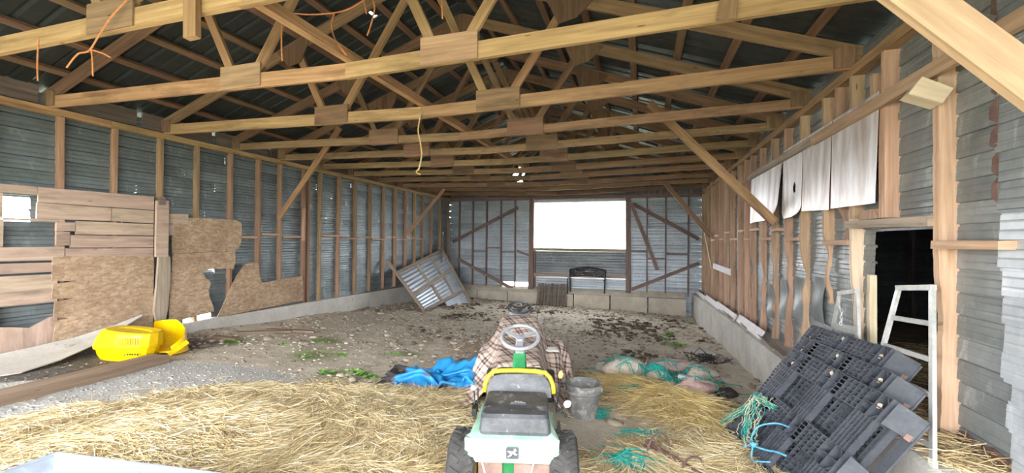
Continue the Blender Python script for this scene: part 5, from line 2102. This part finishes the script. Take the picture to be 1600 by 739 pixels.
for k in range(16):
    s = (k + .5) / 16
    lo, hi = arch2(s), arch(s)
    for q in range(2):
        c = lo.lerp(hi, .28 + .44 * q)
        R0 = .052
        a0 = rg.uniform(0, 6.28)
        d = 1 if (k + q) % 2 else -1
        obj('scroll', MB().tube([c + Vector((math.cos(a0 + d * j * .55) * R0 * (1 - j * .06), 0, math.sin(a0 + d * j * .55) * R0 * (1 - j * .06))) for j in range(13)], .016, 5), 'black_iron', bn)
obj('arm', MB().tube([(bx0 - .01, byy, 1.10), (bx0 - .03, byy - .10, 1.13), (bx0 - .04, byy - .16, 1.08), (bx0 - .04, byy - .16, bz0 + .02)], .017, 8), 'black_iron', bn)
obj('arm', MB().tube([(bx1 + .01, byy, 1.10), (bx1 + .0, byy - .08, 1.08), (bx1 - .06, byy - .14, 1.05)], .017, 8), 'black_iron', bn)

# ---- slatted wooden pallet on the block wall
sp = thing('slatted_pallet', 'dark weathered slatted wooden pallet leaning on the low block wall', 'pallet', (-2.93, 14.25, .1))
for k in range(9):
    x = -3.40 + k * .118
    w = .085 + random.uniform(-.012, .012)
    z1 = .90 + random.uniform(-.025, .02)
    obj('slat', MB().beam((x - .02, 14.25, .06), (x + .01, 14.40, z1), w, .02, (0, -1, .1), .004), 'dark_old_wood', sp)
for f in (.12, .5, .84):
    y, z = 14.25 + .15 * f + .02, .06 + .84 * f
    obj('cross_bar', MB().beam((-3.46, y, z), (-2.43, y, z), .03, .085, (0, 0, 1), .004), 'dark_old_wood', sp)

# ---- left side: yellow body, pale sheet, timber
def LC(px, d, z):
    """point d metres ahead of the lens and px metres to its right"""
    return Vector((F_.x * d + R_.x * px, F_.y * d + R_.y * px, z))


yz = .885
yb = thing('yellow_mower_body', 'bright yellow moulded plastic mower body lying beside the left wall boards', 'plastic body', tuple(LC(-4.75, 5.3, yz)))


def yring(x0, x1, hd, z, dz=0.0, rl=.9, n=16):
    out = []
    cx, hx = (x0 + x1) / 2, (x1 - x0) / 2
    for k in range(n):
        a = 2 * math.pi * k / n
        c_, s_ = math.cos(a), math.sin(a)
        ex = 2.6 if c_ > 0 else 1.6
        u = math.copysign(abs(c_) ** (2 / ex if c_ > 0 else .9), c_)
        v = math.copysign(abs(s_) ** .75, s_)
        p = LC(-4.80 + cx + hx * u, 5.27 + hd * .72 * v, yz + z + dz * u)
        out.append(p)
    return out


mb = MB()
rings = [yring(-.27, .30, .24, 0), yring(-.31, .335, .27, .06), yring(-.325, .35, .28, .115), yring(-.315, .345, .272, .122), yring(-.315, .345, .272, .130), yring(-.36, .37, .29, .137), yring(-.365, .38, .295, .17),
         yring(-.33, .385, .285, .25), yring(-.27, .385, .265, .33, -.02), yring(-.22, .375, .235, .352, -.03), yring(-.15, .30, .12, .345, -.03), yring(-.12, .28, .10, .335, -.03)]
rect_loft(mb, rings)
tub = obj('tub', mb, 'yellow_plastic', yb, smooth=True)
for k in range(9):
    x = -4.80 + .07 + k * .030
    obj('vent_slot', MB().beam(LC(x, 5.062 + .0, yz + .205), LC(x - .012, 5.075, yz + .285), .010, .012, tuple(F_)), 'yellow_paint', tub)
mb = MB()
for k in range(9):
    x = -4.80 + .02 + k * .031 + (.02 if k > 0 else 0)
    mb.beam(LC(x, 5.083, yz + .088), LC(x + random.uniform(.012, .022), 5.083, yz + .090), .004, random.uniform(.012, .026), (0, 0, 1))
obj('lettering', mb, 'black_iron', tub, kind='stuff')
# curled chute part on its right
P = []
for k in range(15):
    a = math.radians(175 - k * 15.5)
    row = []
    for j in range(6):
        z = [0, .10, .22, .33, .40, .43][j]
        R0 = .20 - .03 * (j / 5)
        top = .9 if k < 5 else .9 - (k - 5) * .075
        row.append(LC(-4.80 + .28 + math.cos(a) * R0 * 1.1, 5.56 + math.sin(a) * R0 * 1.0 - .004 * j, yz + .01 + z * top))
    P.append(row)
mb = MB().slab(P, .012, (0, -.2, -.4))
obj('chute', mb, 'yellow_plastic', yb, smooth=True)
obj('chute_lip', MB().beam(LC(-4.80 + .46, 5.34, yz + .02), LC(-4.80 + .58, 5.50, yz + .15), .03, .05, (0, 0, 1)), 'yellow_plastic', yb)
obj('floor_web', MB().prism([(.10, .18), (.45, .10), (.52, -.05), (.20, -.12)], lambda a, b, q: LC(-4.80 + a, 5.5 + b, yz + q), .02, .045), 'yellow_plastic', yb)

P = []
tl = [(1.35, -6.87, 1.10, -6.42, 1.00), (2.0, -6.87, 1.09, -6.34, .985), (2.7, -6.86, 1.065, -6.20, .965), (3.1, -6.85, 1.085, -6.33, .985), (3.5, -6.84, 1.12, -6.50, 1.05), (3.9, -6.82, 1.20, -6.68, 1.165), (4.2, -6.80, 1.29, -6.77, 1.285)]
for y, xt, zt_, xb, zb in tl:
    row = []
    for j in range(6):
        f = j / 5
        row.append((xt + (xb - xt) * f, y + (.03 * f if y < 2.8 else 0), zt_ + (zb - zt_) * f - .03 * math.sin(f * math.pi) * (1 if y < 3.9 else .3)))
    P.append(row)
solo('fibre_sheet', MB().slab(P, -.014, (0.3, 0, 1)), 'fibre_sheet', 'long pale warped sheet lying along the left wall, its tip raised before the chipboard', 'sheet', (-6.5, 2.7, .95), None, False)
tz0, tz1 = fzs(-5.5, 3.55), fzs(-5.0, 1.2)
tb = thing('timber_beam', 'heavy brown timber beam on the ground below the yellow mower body', 'beam', (-5.4, 2.6, fzs(-5.4, 2.6)))
obj('baulk', MB().beam((-5.56, 3.64, tz0 + .015), (-5.02, .9, tz1 + .02), .24, .16, (0, 0, 1), .008), 'timber_wood', tb)
for k, (xa, ya, xb, yb_, lab) in enumerate([(-6.42, 5.37, -5.80, 5.88, 'rotten brown board on the dirt in front of the left kerb'), (-6.2, 5.75, -5.5, 6.1, 'short reddish board behind the rotten board near the left kerb'), (-6.55, 8.4, -6.85, 9.5, 'thin pale stick lying on the dirt along the left kerb'), (-6.3, 4.9, -5.9, 4.95, 'brown wood splinter just beyond the yellow mower body')]):
    solo('loose_board', MB().beam((xa, ya, fzs(xa, ya) + .03), (xb, yb_, fzs(xb, yb_) + .03), .09 if k != 2 else .05, .03, (0, 0, 1), .005), 'timber_wood' if k != 2 else 'weathered_wood', lab, 'board', (xa, ya, fzs(xa, ya)))

# ---- galvanised trough at the lower left edge
th = thing('metal_trough', 'galvanised metal trough, only its bright rim showing at the lower left', 'trough', (-2.3, 1.2, .97))
c00, c10 = Vector((-2.90, 1.41, 1.25)), Vector((-1.30, 1.585, 1.25))
dn = Vector((-.04, -.50, 0))
din = Vector((.10, -.09, -.26))
rim = [c00, c10, c10 + dn, c00 + dn]
cen = sum(rim, Vector()) / 4
base = [c00 + Vector((.14, -.11, -.27)), c10 + Vector((-.14, -.11, -.27)), c10 + dn + Vector((-.14, .11, -.27)), c00 + dn + Vector((.14, .11, -.27))]
for k in range(4):
    k2 = (k + 1) % 4
    P = [[rim[k].lerp(rim[k2], f), base[k].lerp(base[k2], f)] for f in (0, .25, .5, .75, 1)]
    n_ = (rim[k2] - rim[k]).cross(base[k] - rim[k])
    obj('side_wall', MB().slab(P, .004, n_), 'trough_metal', th)
obj('bottom', MB().slab([[base[0], base[3]], [base[1], base[2]]], -.004, (0, 0, 1)), 'trough_metal', th)
obj('rolled_rim', MB().tube(rim, .014, 8, True), 'trough_metal', th)
for f in (.33, .66):
    a, b = rim[0].lerp(rim[1], f), base[0].lerp(base[1], f)
    obj('wall_rib', MB().beam(a + Vector((0, -.006, -.02)), b, .03, .008, (0, 1, 0)), 'trough_metal', th)
for (x, y) in ((-2.75, 1.28), (-1.5, 1.42), (-2.78, 1.05), (-1.5, 1.15)):
    obj('foot', MB().box((x, y, (fzs(x, y) + .985) / 2), (.06, .06, max(.03, .99 - fzs(x, y)))), 'trough_metal', th)

# ---- twine hanging in the roof
tw = thing('orange_twine', 'orange baling twine draped between the first two roof trusses', 'twine', (-2.7, 3.05, 4.4))
for pts in ([(-3.18, 3.05, 4.47), (-2.85, 3.06, 4.40), (-2.50, 3.05, 4.37), (-2.28, 3.05, 4.43), (-2.05, 3.05, 4.55)], [(-3.15, 3.05, 4.47), (-3.15, 3.04, 4.3), (-3.16, 3.05, 4.16), (-3.15, 3.05, 4.01)],
            [(-2.58, 3.05, 4.37), (-2.60, 3.04, 4.25), (-2.56, 3.05, 4.12), (-2.45, 3.05, 3.98)], [(-2.28, 3.05, 4.43), (-2.26, 3.05, 4.36), (-2.25, 3.05, 4.31)], [(-2.20, 3.05, 4.45), (-2.17, 3.05, 4.35), (-2.20, 3.05, 4.22), (-2.24, 3.05, 4.12)]):
    obj('strand', rope('', pts, .007, '', '', '', 5), 'orange_twine', tw)
tw = thing('orange_twine', 'orange baling twine tangled round the nearest truss chord at upper left', 'twine', (-3.95, 2.1, 3.9))
for pts in ([(-3.64, 2.12, 4.14), (-3.78, 2.10, 4.02), (-3.91, 2.10, 3.90), (-4.02, 2.10, 3.80), (-4.15, 2.10, 3.79), (-4.28, 2.10, 3.70)], [(-4.0, 2.10, 3.82), (-3.98, 2.10, 3.73), (-3.97, 2.10, 3.60)], [(-3.98, 2.10, 3.80), (-3.86, 2.10, 3.76), (-3.78, 2.10, 3.72)], [(-4.66, 2.11, 3.98), (-4.67, 2.11, 3.80), (-4.66, 2.11, 3.64)]):
    obj('strand', rope('', pts, .006, '', '', '', 5), 'orange_twine', tw)
tw = thing('orange_twine', 'short orange twine end hanging above the right plate of the second truss', 'twine', (-1.53, 3.1, 4.3))
obj('strand', rope('', [(-1.56, 3.06, 4.42), (-1.54, 3.05, 4.30), (-1.53, 3.05, 4.16)], .007, '', '', '', 5), 'orange_twine', tw)
tw = thing('yellow_twine', 'yellow twine hanging from the third truss chord in mid air', 'twine', (-2.55, 4.52, 3.9))
obj('strand', rope('', [(-2.56, 4.55, 3.94), (-2.58, 4.52, 3.72), (-2.55, 4.52, 3.56), (-2.53, 4.52, 3.40), (-2.57, 4.52, 3.22)], .009, '', '', '', 5), 'yellow_twine', tw)
obj('frayed_end', rope('', [(-2.57, 4.52, 3.24), (-2.60, 4.52, 3.20), (-2.54, 4.52, 3.17)], .008, '', '', '', 5), 'yellow_twine', tw)
